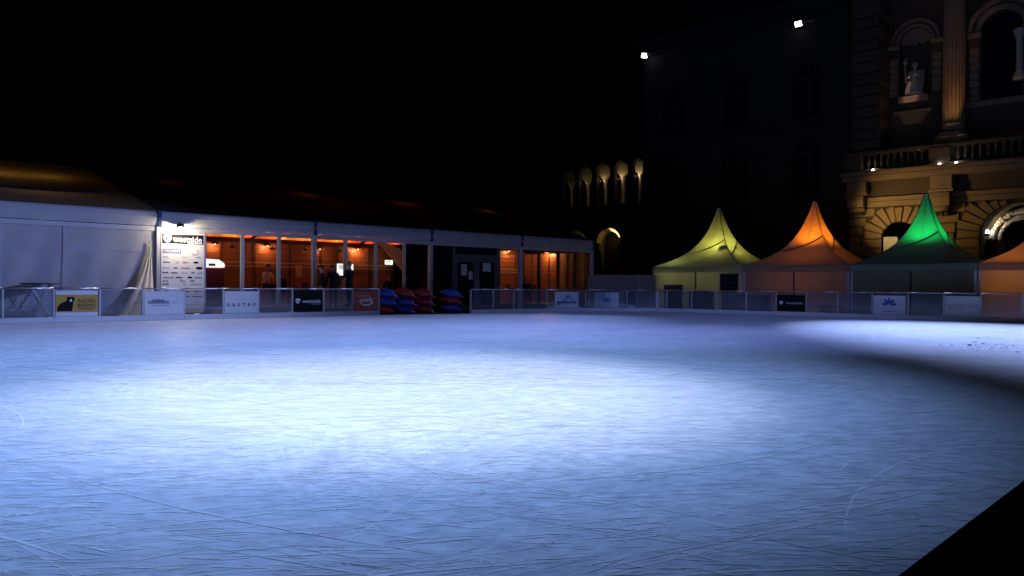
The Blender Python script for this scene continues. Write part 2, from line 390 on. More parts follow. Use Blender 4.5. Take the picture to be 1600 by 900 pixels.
# the ice: from the two fences to the near barrier
NB0 = Vector((.22, .45, 0)); NBD = Vector((.7071, .7071, 0))          # near barrier line
cor = [L.w(L.x(593)), Vector((-1.75, 32.5, 0)), Vector((.1, 33.95, 0)), Vector((1.75, 35.2, 0)), Vector((3.75, 36.5, 0)), Vector((6.3, 37.2, 0)), Vector((8.2, 36.3, 0))]
ice_poly = [L.w(-26), L.w(L.x(593))] + cor[1:] + [RR.w(RR.x(1042)), RR.w(14.5), NB0 + NBD * 33, NB0 - NBD * 26]
# dense enough outline is not needed: the relief is in the material
g = B(); g.prism([(p.x, p.y) for p in ice_poly], -0.05, 0.0)
tag(g.build('ice', M['ice']), kind='structure')

# skate cuts: thousands of thin curved strokes, some filled with white shavings, some bare and darker
def strokes(n, seed, zmin, zmax, wmin, wmax, power, lens, arcs=.04):
    rnd = random.Random(seed); V, F = [], []
    inside = [(p.x, p.y) for p in ice_poly]
    def is_in(x, y):
        c = False; j = len(inside) - 1
        for i in range(len(inside)):
            (xi, yi), (xj, yj) = inside[i], inside[j]
            if (yi > y) != (yj > y) and x < (xj - xi) * (y - yi) / (yj - yi) + xi: c = not c
            j = i
        return c
    while n > 0:
        yy = zmin + (zmax - zmin) * rnd.random() ** power; xx = rnd.uniform(-.72, .72) * (yy + 1.5)
        if not is_in(xx, yy): continue
        n -= 1
        far = rnd.random() < arcs; hd = rnd.gauss(.10, .45 if far else .27); rad = rnd.choice((-1, 1)) * rnd.uniform(2.5, 14); ln = rnd.uniform(1, 4) if far else rnd.uniform(*lens)
        wd = rnd.uniform(wmin, wmax) * (1.0 if ln > 1 else .8); m_ = max(3, int(ln * 5)); b0 = len(V); z = rnd.uniform(.0015, .0045)
        x, y = xx, yy; ok = True
        for i in range(m_ + 1):
            f = i / m_; w_ = wd * (math.sin(math.pi * min(max(f, .02), .98)) ** .5); nx_, ny_ = -math.sin(hd), math.cos(hd)
            V.append((x + nx_ * w_, y + ny_ * w_, z)); V.append((x - nx_ * w_, y - ny_ * w_, z))
            x += math.cos(hd) * ln / m_; y += math.sin(hd) * ln / m_; hd += ln / m_ / rad
        if not is_in(x, y): del V[b0:]; continue
        F += [(b0 + 2 * i, b0 + 2 * i + 2, b0 + 2 * i + 3, b0 + 2 * i + 1) for i in range(m_)]
    me = bpy.data.meshes.new('skate_marks'); me.from_pydata(V, [], F); return me
M['shavings'] = mat('ice_shavings', (.87, .89, .91), .75, 0, .10, 9, .6, 60)
M['bare_cut'] = mat('bare_ice_cut', (.57, .61, .66), .5, 0, .12, 9)
tag(link('skate_marks', strokes(6500, 1, 2.6, 14, .003, .009, 1.2, (.05, .40), .02), M['shavings']), 'pale skate cuts filled with shavings on the near ice', 'skate marks', kind='stuff')
tag(link('skate_marks', strokes(650, 2, 2.6, 14, .002, .006, 1.3, (.06, .5), .015), M['bare_cut']), 'darker bare skate cuts on the near ice', 'skate marks', kind='stuff')
tag(link('skate_marks', strokes(5500, 3, 9, 36, .008, .022, 1.0, (.15, .9), .02), M['shavings']), 'pale skate cuts on the far ice', 'skate marks', kind='stuff')
tag(link('skate_marks', strokes(800, 4, 9, 36, .006, .016, 1.0, (.2, 1.0), .02), M['bare_cut']), 'darker skate cuts on the far ice', 'skate marks', kind='stuff')

# ================================================================== rink barriers
RAILH, KH = 1.03, 0.17
def barrier(name, pts, label, kick=True, poly=True):
    t = empty(name, pts[0], 0, label, 'barrier')
    o = pts[0]
    P = [p - o for p in pts]
    for i, p in enumerate(P):
        d = (P[min(i + 1, len(P) - 1)] - P[max(i - 1, 0)]).normalized(); a = math.atan2(d.y, d.x)
        MM = Matrix.Translation(p) @ Matrix.Rotation(a, 4, 'Z')
        b = B(); b.box(-.028, .028, -.02, .05, 0.0, RAILH - .03); b.box(-.06, .06, -.02, .09, 0.0, .02)
        q = b.build('post', M['galv'], t, bevel=.006); q.matrix_local = MM
    for i in range(len(P) - 1):
        a, c = P[i], P[i + 1]; d = c - a; ln = d.length; rz = math.atan2(d.y, d.x)
        if poly:
            b = B(); b.box(.035, ln - .035, .004, .014, KH + .02, RAILH - .05); b.build('panel', M['poly'], t, a, rz)
        if kick:
            b = B(); b.box(.0, ln - .004, -.055, -.024, 0.004, KH + random.uniform(-.004, .004)); b.build('kick_board', M['kick'], t, a, rz, bevel=.008)
        b = B(); b.tube([(0, .015, RAILH), (ln, .015, RAILH)], .024, 8); b.build('top_rail', M['steel'], t, a, rz, smooth=True)
    return t
lp = [-60, 4, 84, 156, 223, 288, 349, 404, 457, 506, 551, 592]
barrier('rink_barrier', [L.w(L.x(p)) for p in lp], 'long clear panel barrier with white kick board before the pavilion')
cpx = [740, 771, 803, 855, 915, 980, 1010]
cc = [cor[1]]
# walk the corner polyline by picture column
def corner_at(px):
    d = c_fwd * FPX + c_right * (px - 800)
    for a, b_ in zip(cor[1:], cor[2:]):
        den = d.x * (b_ - a).y - d.y * (b_ - a).x
        if abs(den) < 1e-9: continue
        u = (a.x * d.y - a.y * d.x) / den
        if -0.001 <= u <= 1.001: return a + (b_ - a) * u
    return cor[-1]
cpts = [cor[1]] + [corner_at(p) for p in (771, 803, 855, 915, 980)] + [Vector((7.0, 36.85, 0))]
barrier('rink_barrier', cpts, 'curved corner barrier between the glass doors and the first tent')
rp = [1042, 1081, 1121, 1166, 1213, 1260, 1309, 1363, 1419, 1475, 1533, 1598, 1670]
rpts = [Vector((7.06, 36.8, 0))] + [RR.w(RR.x(p)) for p in rp]
barrier('rink_barrier', rpts, 'straight clear panel barrier in front of the four coloured tents')

# near barrier: black padded rail and cloth panel in the lower right corner
nb = empty('rink_barrier', NB0, R(45), 'black covered barrier close by in the lower right corner', 'barrier')
b = B(); b.box(-2.2, 6.0, -.09, 0.0, .985, 1.03); b.build('top_rail', M['blackp'], nb, bevel=.012)
for k in range(4):
    b = B(); b.box(-2.2 + k * 2.05, -.16 + k * 2.05, -.05, -.035, .02, .984); b.build('panel', M['blackp'], nb)
    b = B(); b.box(-2.2 + k * 2.05 - .002, -2.15 + k * 2.05, -.088, -.052, .0, .984); b.build('post', M['dark_metal'], nb)

# ================================================================== banners on the barriers
def banner(fr, px0, px1, yt, yb, off, label, body='board_white'):
    """a thin board hung on a barrier; returns (thing, width, height), local origin at its lower centre, face at y=0"""
    x0, x1 = fr.x(px0, off), fr.x(px1, off); pm = (px0 + px1) / 2
    zt, zb = fr.hit(pm, yt, off)[1], fr.hit(pm, yb, off)[1]
    zt = min(zt, RAILH - .04); zb = max(zb, KH + .01)
    t = empty('banner_sign', fr.w((x0 + x1) / 2, off, zb), fr.rz, label, 'banner')
    W, H = x1 - x0, zt - zb
    b = B(); b.box(-W / 2, W / 2, 0, .008, 0, H); b.build('board', M[body], t, bevel=.002, seg=1)
    for s in (-1, 1):
        b = B(); b.tube([(s * W * .44, .004, H - .02), (s * W * .44, -.004, RAILH - zb)], .006, 5); b.build('cable_tie', M['dark_metal'], t)
    return t, W, H
def rect(name, x0, x1, z0, z1, m, parent, y=-.003):
    b = B(); b.plate([[(x0, z0), (x1, z0), (x1, z1), (x0, z1)]], y, y); return b.build(name, M[m], parent)
def shape(name, loops, m, parent, y=-.003):
    b = B(); b.plate(loops, y, y); return b.build(name, M[m], parent)
BO = -.035
def fine_print(m, parent, cx, cz, w, h, y=-.004):
    """print too small to read in the photograph: one strip with an uneven upper edge"""
    n = max(4, int(w / h * 1.1)); top = []
    for i in range(n):
        x0, x1 = cx - w / 2 + w * i / n, cx - w / 2 + w * (i + .8) / n; zt = cz + h * random.choice((.18, .22, .5))
        top += [(x0, zt), (x1, zt), (x1 + w * .001, cz - h * .2), (x1 + w * .19 / n, cz - h * .2)]
    lp = [(cx - w / 2 - .001, cz - h / 2), (cx + w / 2 + .002, cz - h / 2)] + top[::-1]
    return shape('fine_print', [lp], m, parent, y)
def shield(t, cx, cz, h, m, y=-.004):
    s = h / 2
    out = [(cx - s * .9, cz + s * .8), (cx, cz + s), (cx + s * .9, cz + s * .8), (cx + s * .9, cz - s * .1), (cx + s * .55, cz - s * .7), (cx, cz - s), (cx - s * .55, cz - s * .7), (cx - s * .9, cz - s * .1)]
    hole1 = [(cx - s * .45, cz + s * .35), (cx - s * .05, cz + s * .1), (cx - s * .1, cz - s * .35), (cx - s * .5, cz - s * .05)]
    hole2 = [(cx + s * .08, cz - s * .25), (cx + s * .5, cz + s * .1), (cx + s * .45, cz - s * .35), (cx + s * .12, cz - s * .62)]
    shape('emblem', [out, hole1, hole2], m, t, y)

t, W, H = banner(L, 87, 153, 454, 497, BO, 'white banner with a yellow field and a black bear, reading RADIO BERN1')
rect('yellow_field', -W / 2, W / 2, H * .16, H * .84, 'yellow', t)
bear = [(-.47, .20), (-.46, .34), (-.42, .45), (-.34, .54), (-.26, .60), (-.235, .66), (-.245, .76), (-.21, .765), (-.18, .75), (-.09, .765), (-.055, .72), (-.06, .62), (-.085, .55), (-.09, .45), (-.105, .33), (-.12, .20)]
shape('bear_emblem', [[(x * W, z * H) for x, z in bear]], 'black', t, -.005)
shape('bear_muzzle', [[(x * W, z * H) for x, z in [(-.175, .57), (-.16, .66), (-.135, .68), (-.115, .58)]]], 'white_print', t, -.007)
letters('lettering', 'RADIO', M['brown_print'], t, W * .225, -.006, H * .60, width=W * .42, height=H * .15, bold=.02)
letters('lettering', 'BERN1', M['brown_print'], t, W * .225, -.006, H * .42, width=W * .42, height=H * .15, bold=.02)
rect('tag_line', W * .03, W * .40, H * .27, H * .30, 'brown_print', t, -.005)

t, W, H = banner(L, 226, 287, 455, 494, BO, 'white banner with a small domed building drawing below the lit sponsor board')
shape('building_drawing', [[(-.42 * W, .46 * H), (.12 * W, .46 * H), (.12 * W, .58 * H), (.02 * W, .60 * H), (-.05 * W, .66 * H), (-.10 * W, .63 * H), (-.17 * W, .70 * H), (-.24 * W, .63 * H), (-.30 * W, .66 * H), (-.34 * W, .60 * H), (-.42 * W, .58 * H)]], 'grey_print', t)
rect('building_roofline', -.30 * W, .0 * W, .56 * H, .60 * H, 'navy', t, -.005)
fine_print('lgrey_print', t, .29 * W, .565 * H, .30 * W, .045 * H)
fine_print('lgrey_print', t, .25 * W, .49 * H, .22 * W, .045 * H)
fine_print('grey_print', t, -.09 * W, .39 * H, .46 * W, .05 * H)

t, W, H = banner(L, 351, 403, 455, 491, BO, 'white banner reading GASTRO hanging between two barrier posts')
for k, ch_ in enumerate('GASTRO'): letters('letter', ch_, M['navy'], t, (-.39 + .156 * k) * W, -.004, .38 * H, height=.155 * H, bold=.03)
fine_print('lgrey_print', t, 0, .62 * H, .34 * W, .06 * H)

t, W, H = banner(L, 459, 504, 453, 492, BO, 'black banner reading westside with a shield beside the orange banner', 'black')
shield(t, -.36 * W, .50 * H, .24 * H, 'white_print')
letters('lettering', 'westside', M['white_print'], t, .11 * W, -.004, .49 * H, width=.64 * W, height=.17 * H, bold=.015)
rect('tag_line', .10 * W, .42 * W, .34 * H, .365 * H, 'lgrey_print', t)

t, W, H = banner(L, 553, 591, 455, 488, BO, 'orange banner with a white ewb swoosh at the gap in the barrier', 'orange')
letters('lettering', 'ewb', M['white_print'], t, .02 * W, -.004, .57 * H, width=.50 * W, height=.25 * H, bold=.01, shear=.1)
sw = arc(.02 * W, .55 * H, .30 * W, 185, 335, 20, .30 * H) + arc(.0 * W, .58 * H, .27 * W, 335, 185, 20, .26 * H)
shape('swoosh', [sw], 'white_print', t)
rect('tag_line', -.36 * W, .14 * W, .745 * H, .765 * H, 'white_print', t)

def on_corner(px0, px1, yt, yb, label):
    a, c = corner_at(px0), corner_at(px1); rz = math.atan2((c - a).y, (c - a).x)
    fr = Frame((a.x, a.y), math.degrees(rz))
    return banner(fr, px0, px1, yt, yb, -.03, label)
t, W, H = on_corner(867, 904, 456, 482, 'white banner with a blue outlined dome and arrow on the curved barrier')
dome = [(-.40, .28), (.42, .28), (.40, .36), (.30, .50), (.17, .58), (.14, .62), (.16, .72), (.10, .80), (.02, .80), (-.04, .74), (-.02, .62), (-.07, .57), (-.16, .44), (-.18, .40), (-.40, .40)]
inner = [(-.10, .40), (.33, .40), (.25, .48), (.12, .55), (.08, .62), (.10, .70), (.06, .74), (.03, .72), (.04, .62), (.0, .55), (-.08, .46)]
shape('dome_drawing', [[(x * W, z * H) for x, z in dome], [(x * W, z * H) for x, z in inner]], 'blue_print', t)
shape('arrow_drawing', [[(x * W, z * H) for x, z in [(-.42, .44), (-.40, .27), (-.36, .16), (-.31, .20), (-.34, .30), (-.30, .38)]]], 'navy', t, -.004)
t, W, H = on_corner(929, 967, 457, 483, 'white banner with a blue oval emblem and a line across it')
rect('cross_line', -.46 * W, .44 * W, .48 * H, .51 * H, 'blue_print', t)
shape('oval', [arc(0, .495 * H, .19 * W, 0, 351, 24, .17 * H)], 'blue_print', t, -.005)
shape('oval_mark', ring(-.08 * W, .495 * H, .02 * W, .05 * W, 60, 300, 14), 'lgrey_print', t, -.007)
shape('oval_mark', ring(.07 * W, .495 * H, .02 * W, .05 * W, -120, 120, 14), 'lgrey_print', t, -.007)

t, W, H = banner(RR, 1214, 1258, 461, 490, BO, 'black banner reading westside in front of the orange tent', 'black')
shield(t, -.34 * W, .52 * H, .22 * H, 'white_print')
letters('lettering', 'westside', M['lgrey_print'], t, .12 * W, -.004, .52 * H, width=.62 * W, height=.14 * H, bold=.015)
t, W, H = banner(RR, 1365, 1415, 462, 495, BO, 'white banner with a blue five petal flower in front of the green tent')
for k in range(5):
    a = R(10 + 40 * k); u = Vector((math.cos(a), math.sin(a))); v = Vector((-u.y, u.x)); c0 = Vector((0, .50 * H))
    prof = [(.02, .0), (.12, .055), (.2, .06), (.27, .0), (.2, -.06), (.12, -.055)]
    shape('petal', [[tuple(c0 + u * p * W * .95 + v * q * W * .8) for p, q in prof]], 'blue_print', t)
letters('lettering', 'CBE', M['lgrey_print'], t, 0, -.004, .34 * H, width=.26 * W, height=.13 * H)
fine_print('blue_print', t, .02 * W, .16 * H, .46 * W, .05 * H)
t, W, H = banner(RR, 1477, 1531, 463, 498, BO, 'white banner with one line of grey capitals over a dark dash, rightmost of all')
letters('lettering', 'INTERTARS', M['grey_print'], t, 0, -.004, .52 * H, width=.86 * W, height=.17 * H)
rect('tag_line', -.40 * W, -.26 * W, .36 * H, .39 * H, 'navy', t)

# ================================================================== the pavilion
WO = 1.3                                     # glass line behind the barrier
FL = 0.30                                    # floor of the pavilion and its terrace
XL, XR = L.x(-130, WO), L.x(924, WO)
XT = [L.x(p, WO) for p in (-130, 247, 490, 672, 813)] + [XR]
ZB, ZF0, ZF1 = 2.98, 3.15, 3.66
pav = empty('pavilion_tent', L.w(0, 0, 0), L.rz, 'long white framed pavilion tent with glass front and dark pitched roof', 'pavilion')
RIDGE_Y, RIDGE_Z = WO + 10.0, 6.25
for i in range(5):
    a, c = XT[i], XT[i + 1]
    # fascia: a shallow rounded white gutter cover
    prof = [(-.10, ZF0), (-.13, ZF0 + .10), (-.14, ZF0 + .3), (-.11, ZF1 - .06), (-.05, ZF1), (.05, ZF1), (.05, ZF0)]
    b = B()
    va = [b.bm.verts.new((a + .07, WO + y, z)) for y, z in prof]; vc = [b.bm.verts.new((c - .07, WO + y, z)) for y, z in prof]
    n = len(prof)
    for k in range(n): b.bm.faces.new((va[k], va[(k + 1) % n], vc[(k + 1) % n], vc[k]))
    b.bm.faces.new(va[::-1]); b.bm.faces.new(vc)
    b.build('fascia', M['white_pvc'], pav)
    b = B(); b.box(a + .08, c - .08, WO - .05, WO + .05, ZB, ZF0 - .015); b.build('head_beam', M['white_metal'], pav, bevel=.01)
    # roof field: sags a little between the rafters
    def rf(u, v, a=a, c=c):
        y = WO + .05 + (RIDGE_Y - WO - .05) * v; z = ZF1 + (RIDGE_Z - ZF1) * v
        sag = -.16 * math.sin(math.pi * u) * (math.sin(math.pi * min(1, v * 1.15)) if v < .87 else 0)
        return (a + (c - a) * u, y, z + sag + .02)
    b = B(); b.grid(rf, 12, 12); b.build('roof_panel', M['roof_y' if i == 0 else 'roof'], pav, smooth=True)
    def rb(u, v, a=a, c=c): return (a + (c - a) * u, RIDGE_Y + 10 * v, RIDGE_Z + .02 - (RIDGE_Z - ZF1) * v)
    b = B(); b.grid(rb, 3, 3); b.build('roof_panel', M['roof'], pav)
    # ceiling cloth
    if i > 0:
        def cl(u, v, a=a, c=c):
            y = WO + .15 + 5.75 * v
            z = 3.30 + .55 * math.sin(math.pi * min(1, v * 1.06)) ** .8 + .03 * math.sin(u * math.pi * 6 + i) * math.sin(math.pi * v)
            return (a + .1 + (c - a - .2) * u, y, z - .06 * v)
        b = B(); b.grid(cl, 14, 10); b.build('ceiling_cloth', M['liner'], pav, smooth=True)
for i, x in enumerate(XT):
    b = B(); b.box(x - .085, x + .085, WO - .085, WO + .085, 0.0, ZF0 - .02); b.build('main_post', M['white_metal'], pav, bevel=.012)
    b = B(); b.tube([(x, WO, ZF1 - .12), (x, RIDGE_Y, RIDGE_Z - .12)], .10, 6); b.build('rafter', M['dark_metal'], pav)
    b = B(); b.box(x - .065, x + .065, WO - .155, WO + .02, ZF0 - .02, ZF1 + .02); j = b.build('joint_plate', M['navy'], pav, bevel=.01)
    b = B(); b.lathe([(.028, 0), (.028, .02)], 8); q = b.build('bolt', M['steel'], j, (x, WO - .156, ZF0 + .24)); q.rotation_euler = (R(90), 0, 0)
b = B(); b.tube([(XT[0], RIDGE_Y, RIDGE_Z - .06), (XR, RIDGE_Y, RIDGE_Z - .06)], .08, 6); b.build('ridge_beam', M['dark_metal'], pav)
# left bay: added baffle that keeps a warm lamp's glow to the upper roof; red lamps high in the other bays
def under_roof(px, v):
    off = WO + .05 + 9.95 * v; return L.x(px, off), off, ZF1 + (RIDGE_Z - ZF1) * v
b = B(); b.box(XT[0] + .2, XT[1] - .2, WO + 3.7, WO + 9.9, 4.38, 4.41); b.build('glow_baffle', M['roof_y'], pav)
b = B(); b.tube([(XT[0], WO + 3.55, 4.44), (XT[1], WO + 3.55, 4.44)], .10, 6); b.build('purlin', M['dark_metal'], pav)
for px, e in ((-60, 9), (10, 9), (75, 8)):
    x, off, z = under_roof(px, .68); light('POINT', L.w(x, off, z - .75), e, (1, .62, .20), .15, name='lamp_light')
x, off, z = under_roof(60, .35); light('POINT', L.w(x, off, 3.2), 14, (1, .62, .40), .2, name='lamp_light')
for px, e, c in ((478, 14, (1, .22, .12)), (632, 24, (1, .08, .08)), (760, 16, (1, .34, .22)), (262, 6, (1, .15, .10))):
    x, off, z = under_roof(px, .80); light('POINT', L.w(x, off, z - .42), e, c, .08, name='lamp_light')
# floor slab and terrace edge
b = B(); b.box(L.x(318, WO), XR, WO + .09, RIDGE_Y, 0.0, FL); b.build('floor', M['floor_in'], pav)
b = B(); b.box(L.x(335, .9), L.x(586, .9), .34, WO - .10, 0.0, FL - .01); b.build('terrace', M['floor_in'], pav)
b = B(); b.box(XL, XR, RIDGE_Y + .2, RIDGE_Y + .25, 0, 5.9); b.build('rear_wall', M['blackp'], pav)
b = B(); b.plate([[(WO + .1, 0), (RIDGE_Y + 10, 0), (RIDGE_Y + 10, ZF1), (RIDGE_Y, RIDGE_Z), (WO + .1, ZF1)]], 0, .05)
q = b.build('gable_wall', M['blackp'], pav, (XR - .05, 0, 0)); q.rotation_euler = (0, 0, R(90))
# window mullions and panes
mull = [318, 378, 435, 490, 539, 587, 631, 672]
for p in (318, 378, 435, 539, 587, 631):
    x = L.x(p, WO)
    b = B(); b.box(x - .065, x + .065, WO - .055, WO + .055, FL, ZB - .003); b.build('mullion', M['white_metal'], pav, bevel=.008)
for a, c in zip(mull, mull[1:]):
    xa, xc = L.x(a, WO) + .07, L.x(c, WO) - .07
    b = B(); b.plate([[(xa, FL + .06), (xc, FL + .06), (xc, ZB - .005), (xa, ZB - .005)]], WO, WO); b.build('window_pane', M['glass'], pav)
    b = B(); b.box(xa, xc, WO - .04, WO + .04, FL, FL + .06); b.build('window_sill', M['white_metal'], pav)
mull2 = [779, 813, 841, 871, 897, 924]
for p in (779, 841, 871, 897):
    x = L.x(p, WO)
    b = B(); b.box(x - .05, x + .05, WO - .055, WO + .055, FL, ZB - .003); b.build('mullion', M['dark_metal'], pav, bevel=.008)
for a, c in zip(mull2, mull2[1:]):
    xa, xc = L.x(a, WO) + .055, L.x(c, WO) - .055
    b = B(); b.plate([[(xa, FL + .06), (xc, FL + .06), (xc, ZB - .005), (xa, ZB - .005)]], WO, WO); b.build('window_pane', M['glass'], pav)
# dark closed bay left of the doors, then the double door
xa, xc = L.x(676, WO) + .03, L.x(708, WO)
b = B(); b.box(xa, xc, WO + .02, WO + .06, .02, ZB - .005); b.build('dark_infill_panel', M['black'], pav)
d0, d1 = L.x(708, WO), L.x(779, WO) - .06
for x in (d0, d1):
    b = B(); b.box(x - .06, x + .06, WO - .055, WO + .055, .0, ZB - .003); b.build('door_post', M['door_grey'], pav, bevel=.008)
zt = L.hit(740, 401, WO)[1]
b = B(); b.box(d0 + .06, d1 - .06, WO - .05, WO + .05, zt - .09, zt + .09); b.build('door_head', M['door_grey'], pav, bevel=.008)
b = B(); b.box(d0 + .06, d1 - .06, WO + .0, WO + .02, zt + .09, ZB - .004); b.build('transom_pane', M['window_dark'], pav)
dm = (d0 + d1) / 2
for k, (x0, x1) in enumerate(((d0 + .065, dm - .012), (dm + .012, d1 - .065))):
    b = B(); z0, z1 = .03, zt - .10
    b.plate([[(x0, z0), (x1, z0), (x1, z1), (x0, z1)], [(x0 + .16, z0 + .25), (x1 - .16, z0 + .25), (x1 - .16, z1 - .16), (x0 + .16, z1 - .16)]], WO - .03, WO + .03)
    d = b.build('door', M['door_grey'], pav, bevel=0)
    b = B(); b.box(x0 + .161, x1 - .161, WO - .008, WO + .008, z0 + .251, z1 - .161); b.build('door_pane', M['window_dark'], d)
    hx = x1 - .07 if k == 0 else x0 + .07
    b = B(); b.tube([(hx, WO - .10, 1.0), (hx, WO - .10, 1.5)], .015, 6); b.tube([(hx, WO - .03, 1.05), (hx, WO - .1, 1.05)], .01, 6); b.tube([(hx, WO - .03, 1.45), (hx, WO - .1, 1.45)], .01, 6); b.build('door_handle', M['steel'], d)
for (pa, pb, ya, yb, lab) in ((720, 729, 413, 430, 'tall paper notice on the left leaf of the dark double door'), (732, 738, 424, 437, 'small paper notice on the left leaf of the dark double door'), (754, 766, 411, 424, 'square paper notice on the right leaf of the dark double door')):
    x0, x1 = L.x(pa, WO), L.x(pb, WO); z1, z0 = L.hit(pa, ya, WO)[1], L.hit(pa, yb, WO)[1]
    b = B(); b.box(-(x1 - x0) / 2, (x1 - x0) / 2, -.003, 0, 0, z1 - z0)
    tag(b.build('paper_notice', M['paper'], None, L.w((x0 + x1) / 2, WO - .011, z0), L.rz), lab, 'notice', 'papers taped to the doors')
# dark lobby behind the doors
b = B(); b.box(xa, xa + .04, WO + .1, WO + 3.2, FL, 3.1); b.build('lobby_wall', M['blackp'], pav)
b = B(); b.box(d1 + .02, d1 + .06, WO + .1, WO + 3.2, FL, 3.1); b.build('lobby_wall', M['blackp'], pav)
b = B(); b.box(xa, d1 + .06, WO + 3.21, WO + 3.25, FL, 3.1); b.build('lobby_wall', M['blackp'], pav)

# left bay: tarpaulin side wall in three widths with soft folds
ws = [-130, 0, 99, 247]
for a, c in zip(ws, ws[1:]):
    xa, xc = L.x(a, WO) + (.09 if a == -130 else .008), L.x(c, WO) - (.09 if c == 247 else .008)
    ph = random.random() * 9
    def wf(u, v, xa=xa, xc=xc, ph=ph):
        x = xa + (xc - xa) * u; z = .02 + (ZF0 - .05) * v
        y = .02 * math.sin(x * 2.3 + ph + z * .8) + .012 * math.sin(x * 6.1 - z * 2.2) + .03 * math.sin(z * 1.4 + ph) * math.sin(u * math.pi)
        return (x, WO + y * math.sin(math.pi * min(1, v * 1.02)) - .01, z)
    b = B(); b.grid(wf, 36, 20); b.build('wall_sheet', M['white_pvc'], pav, smooth=True)
    if c != 247:
        x = L.x(c, WO); b = B(); b.box(x - .012, x + .012, WO - .045, WO - .035, .02, ZB + .1); b.build('seam_strip', M['lgrey_print'], pav)
b = B(); b.box(L.x(-130, WO), L.x(247, WO) - .1, WO - .04, WO - .03, 2.28, 2.30); b.build('seam_strip', M['lgrey_print'], pav)
# narrow white infill behind the sponsor board
b = B(); b.box(L.x(250, WO) + .06, L.x(318, WO) - .07, WO - .02, WO + .02, .02, ZB - .003); b.build('infill_panel', M['white_metal'], pav)
# gathered curtain pulled out beside the post
xc0 = L.x(226, WO); 
def cur(u, v):
    # v: 0 top to 1 hem, u across the folds
    spread = .10 + 1.25 * v ** 1.9
    cx = xc0 + .16 - .55 * v ** 1.6
    y = WO - .06 - .80 * v ** 2.2 * (1 - .25 * abs(2 * u - 1) ** 2) - (.02 + .05 * v) * abs(math.sin(u * math.pi * 2.6 + v * 1.5))
    return (cx + (u - .5) * spread * 1.0, y, .03 + (2.62 - .03) * (1 - v) + .05 * math.sin(u * 11) * v ** 6)
b = B(); b.grid(cur, 48, 26); cu = b.build('door_curtain', M['cream_board'], None, (0, 0, 0), smooth=True)
cu.location = L.w(0); cu.rotation_euler = (0, 0, L.rz); cu.data.materials.clear(); cu.data.materials.append(M['curtain'])
tag(cu, 'pale gathered tarpaulin curtain spreading at its hem beside the sponsor board', 'curtain')

# ------------------------------------------------------------------ sponsor board and its lamp
x0, x1 = L.x(251, WO - .07), L.x(318.5, WO - .07); zt = L.hit(285, 364.5, WO - .07)[1]; zb = L.hit(285, 490, WO - .07)[1]
W, H = x1 - x0, zt - max(zb, .18); zb = zt - H
sg = empty('sponsor_board', L.w((x0 + x1) / 2, WO - .10, zb), L.rz, 'tall cream sponsor board with black header reading westside, lit by a lamp', 'sign')
b = B(); b.box(-W / 2, W / 2, 0, .03, 0, H); b.build('board', M['cream_board'], sg, bevel=.004)
rect('header', -W * .48, W * .48, H * .865, H * .985, 'black', sg, -.003)
shield(sg, -.36 * W, .925 * H, .105 * H, 'white_print', -.006)
letters('lettering', 'westside', M['white_print'], sg, .10 * W, -.006, .925 * H, width=.68 * W, height=.075 * H, bold=.02)
rect('tag_line', .10 * W, .45 * W, .874 * H, .885 * H, 'white_print', sg, -.006)
rect('logo_field', -.47 * W, -.04 * W, .745 * H, .80 * H, 'purple_print', sg)
letters('lettering', 'VALIANT', M['white_print'], sg, -.255 * W, -.006, .772 * H, width=.38 * W, height=.034 * H, bold=.02)
shape('logo', ring(.28 * W, .765 * H, .07 * W, .085 * W, 200, 420, 20, .9), 'grey_print', sg)
rows = [(.70, [(-.4, .12, 'l'), (.03, .1, 'l'), (.36, .14, 'l')]), (.635, [(-.38, .16, 'g'), (-.13, .08, 'l'), (.06, .13, 'r'), (.30, .15, 'k')]),
        (.565, [(-.38, .16, 'l'), (-.17, .10, 'k'), (.06, .22, 'g'), (.38, .20, 'k')]), (.505, [(-.40, .13, 'k'), (-.20, .15, 'k'), (.03, .15, 'l'), (.23, .12, 'g'), (.40, .12, 'g')]),
        (.445, [(-.33, .24, 'g'), (-.09, .16, 'k'), (.16, .14, 'k'), (.36, .18, 'g')]), (.40, [(-.40, .12, 'g'), (.0, .14, 'g'), (.22, .13, 'g')]),
        (.362, [(-.40, .15, 'k'), (.03, .06, 'g'), (.30, .28, 'b')]), (.27, [(-.38, .18, 'g'), (.10, .1, 'k'), (.34, .18, 'r')]), (.205, [(-.36, .2, 'g'), (.11, .12, 'g'), (.34, .22, 'k')]), (.14, [(.32, .2, 'l')])]
cm = {'l': 'lgrey_print', 'g': 'grey_print', 'k': 'black', 'r': 'red_print', 'b': 'lgrey_print'}
wi = 0
for z, items in rows:
    for cx, wd, c in items:
        k = wi % 4; wi += 1
        if k == 2:
            shape('logo', [arc(cx * W, z * H, wd * W * .42, 0, 350, 18, wd * W * .17)], cm[c], sg)
        elif k == 1 and wd < .16:
            shape('logo', ring(cx * W - wd * W * .3, z * H, wd * W * .12, wd * W * .2, 0, 350, 14), cm[c], sg)
            fine_print(cm[c], sg, cx * W + wd * W * .2, z * H, wd * W * .6, H * .014)
        else:
            fine_print(cm[c], sg, cx * W, z * H, wd * W, H * .018)
lx, lz = L.hit(281, 354, WO - .35)
lm = empty('sign_lamp', L.w(lx, WO - .14, lz), L.rz, 'black shaded lamp over the sponsor board', 'lamp')
b = B(); b.tube([(0, .0, .10), (0, -.12, .14), (0, -.26, .08)], .014, 6); b.build('arm', M['dark_metal'], lm)
b = B(); b.lathe([(.04, .12), (.09, .10), (.15, 0.0), (.145, -.005), (.08, .085), (.03, .10)], 16, (0, -.28, -.02), caps=False); b.build('shade', M['dark_metal'], lm, smooth=True)
b = B(); b.ell((0, -.28, .0), (.05, .05, .06)); b.build('bulb', M['bulb_white'], lm, smooth=True)
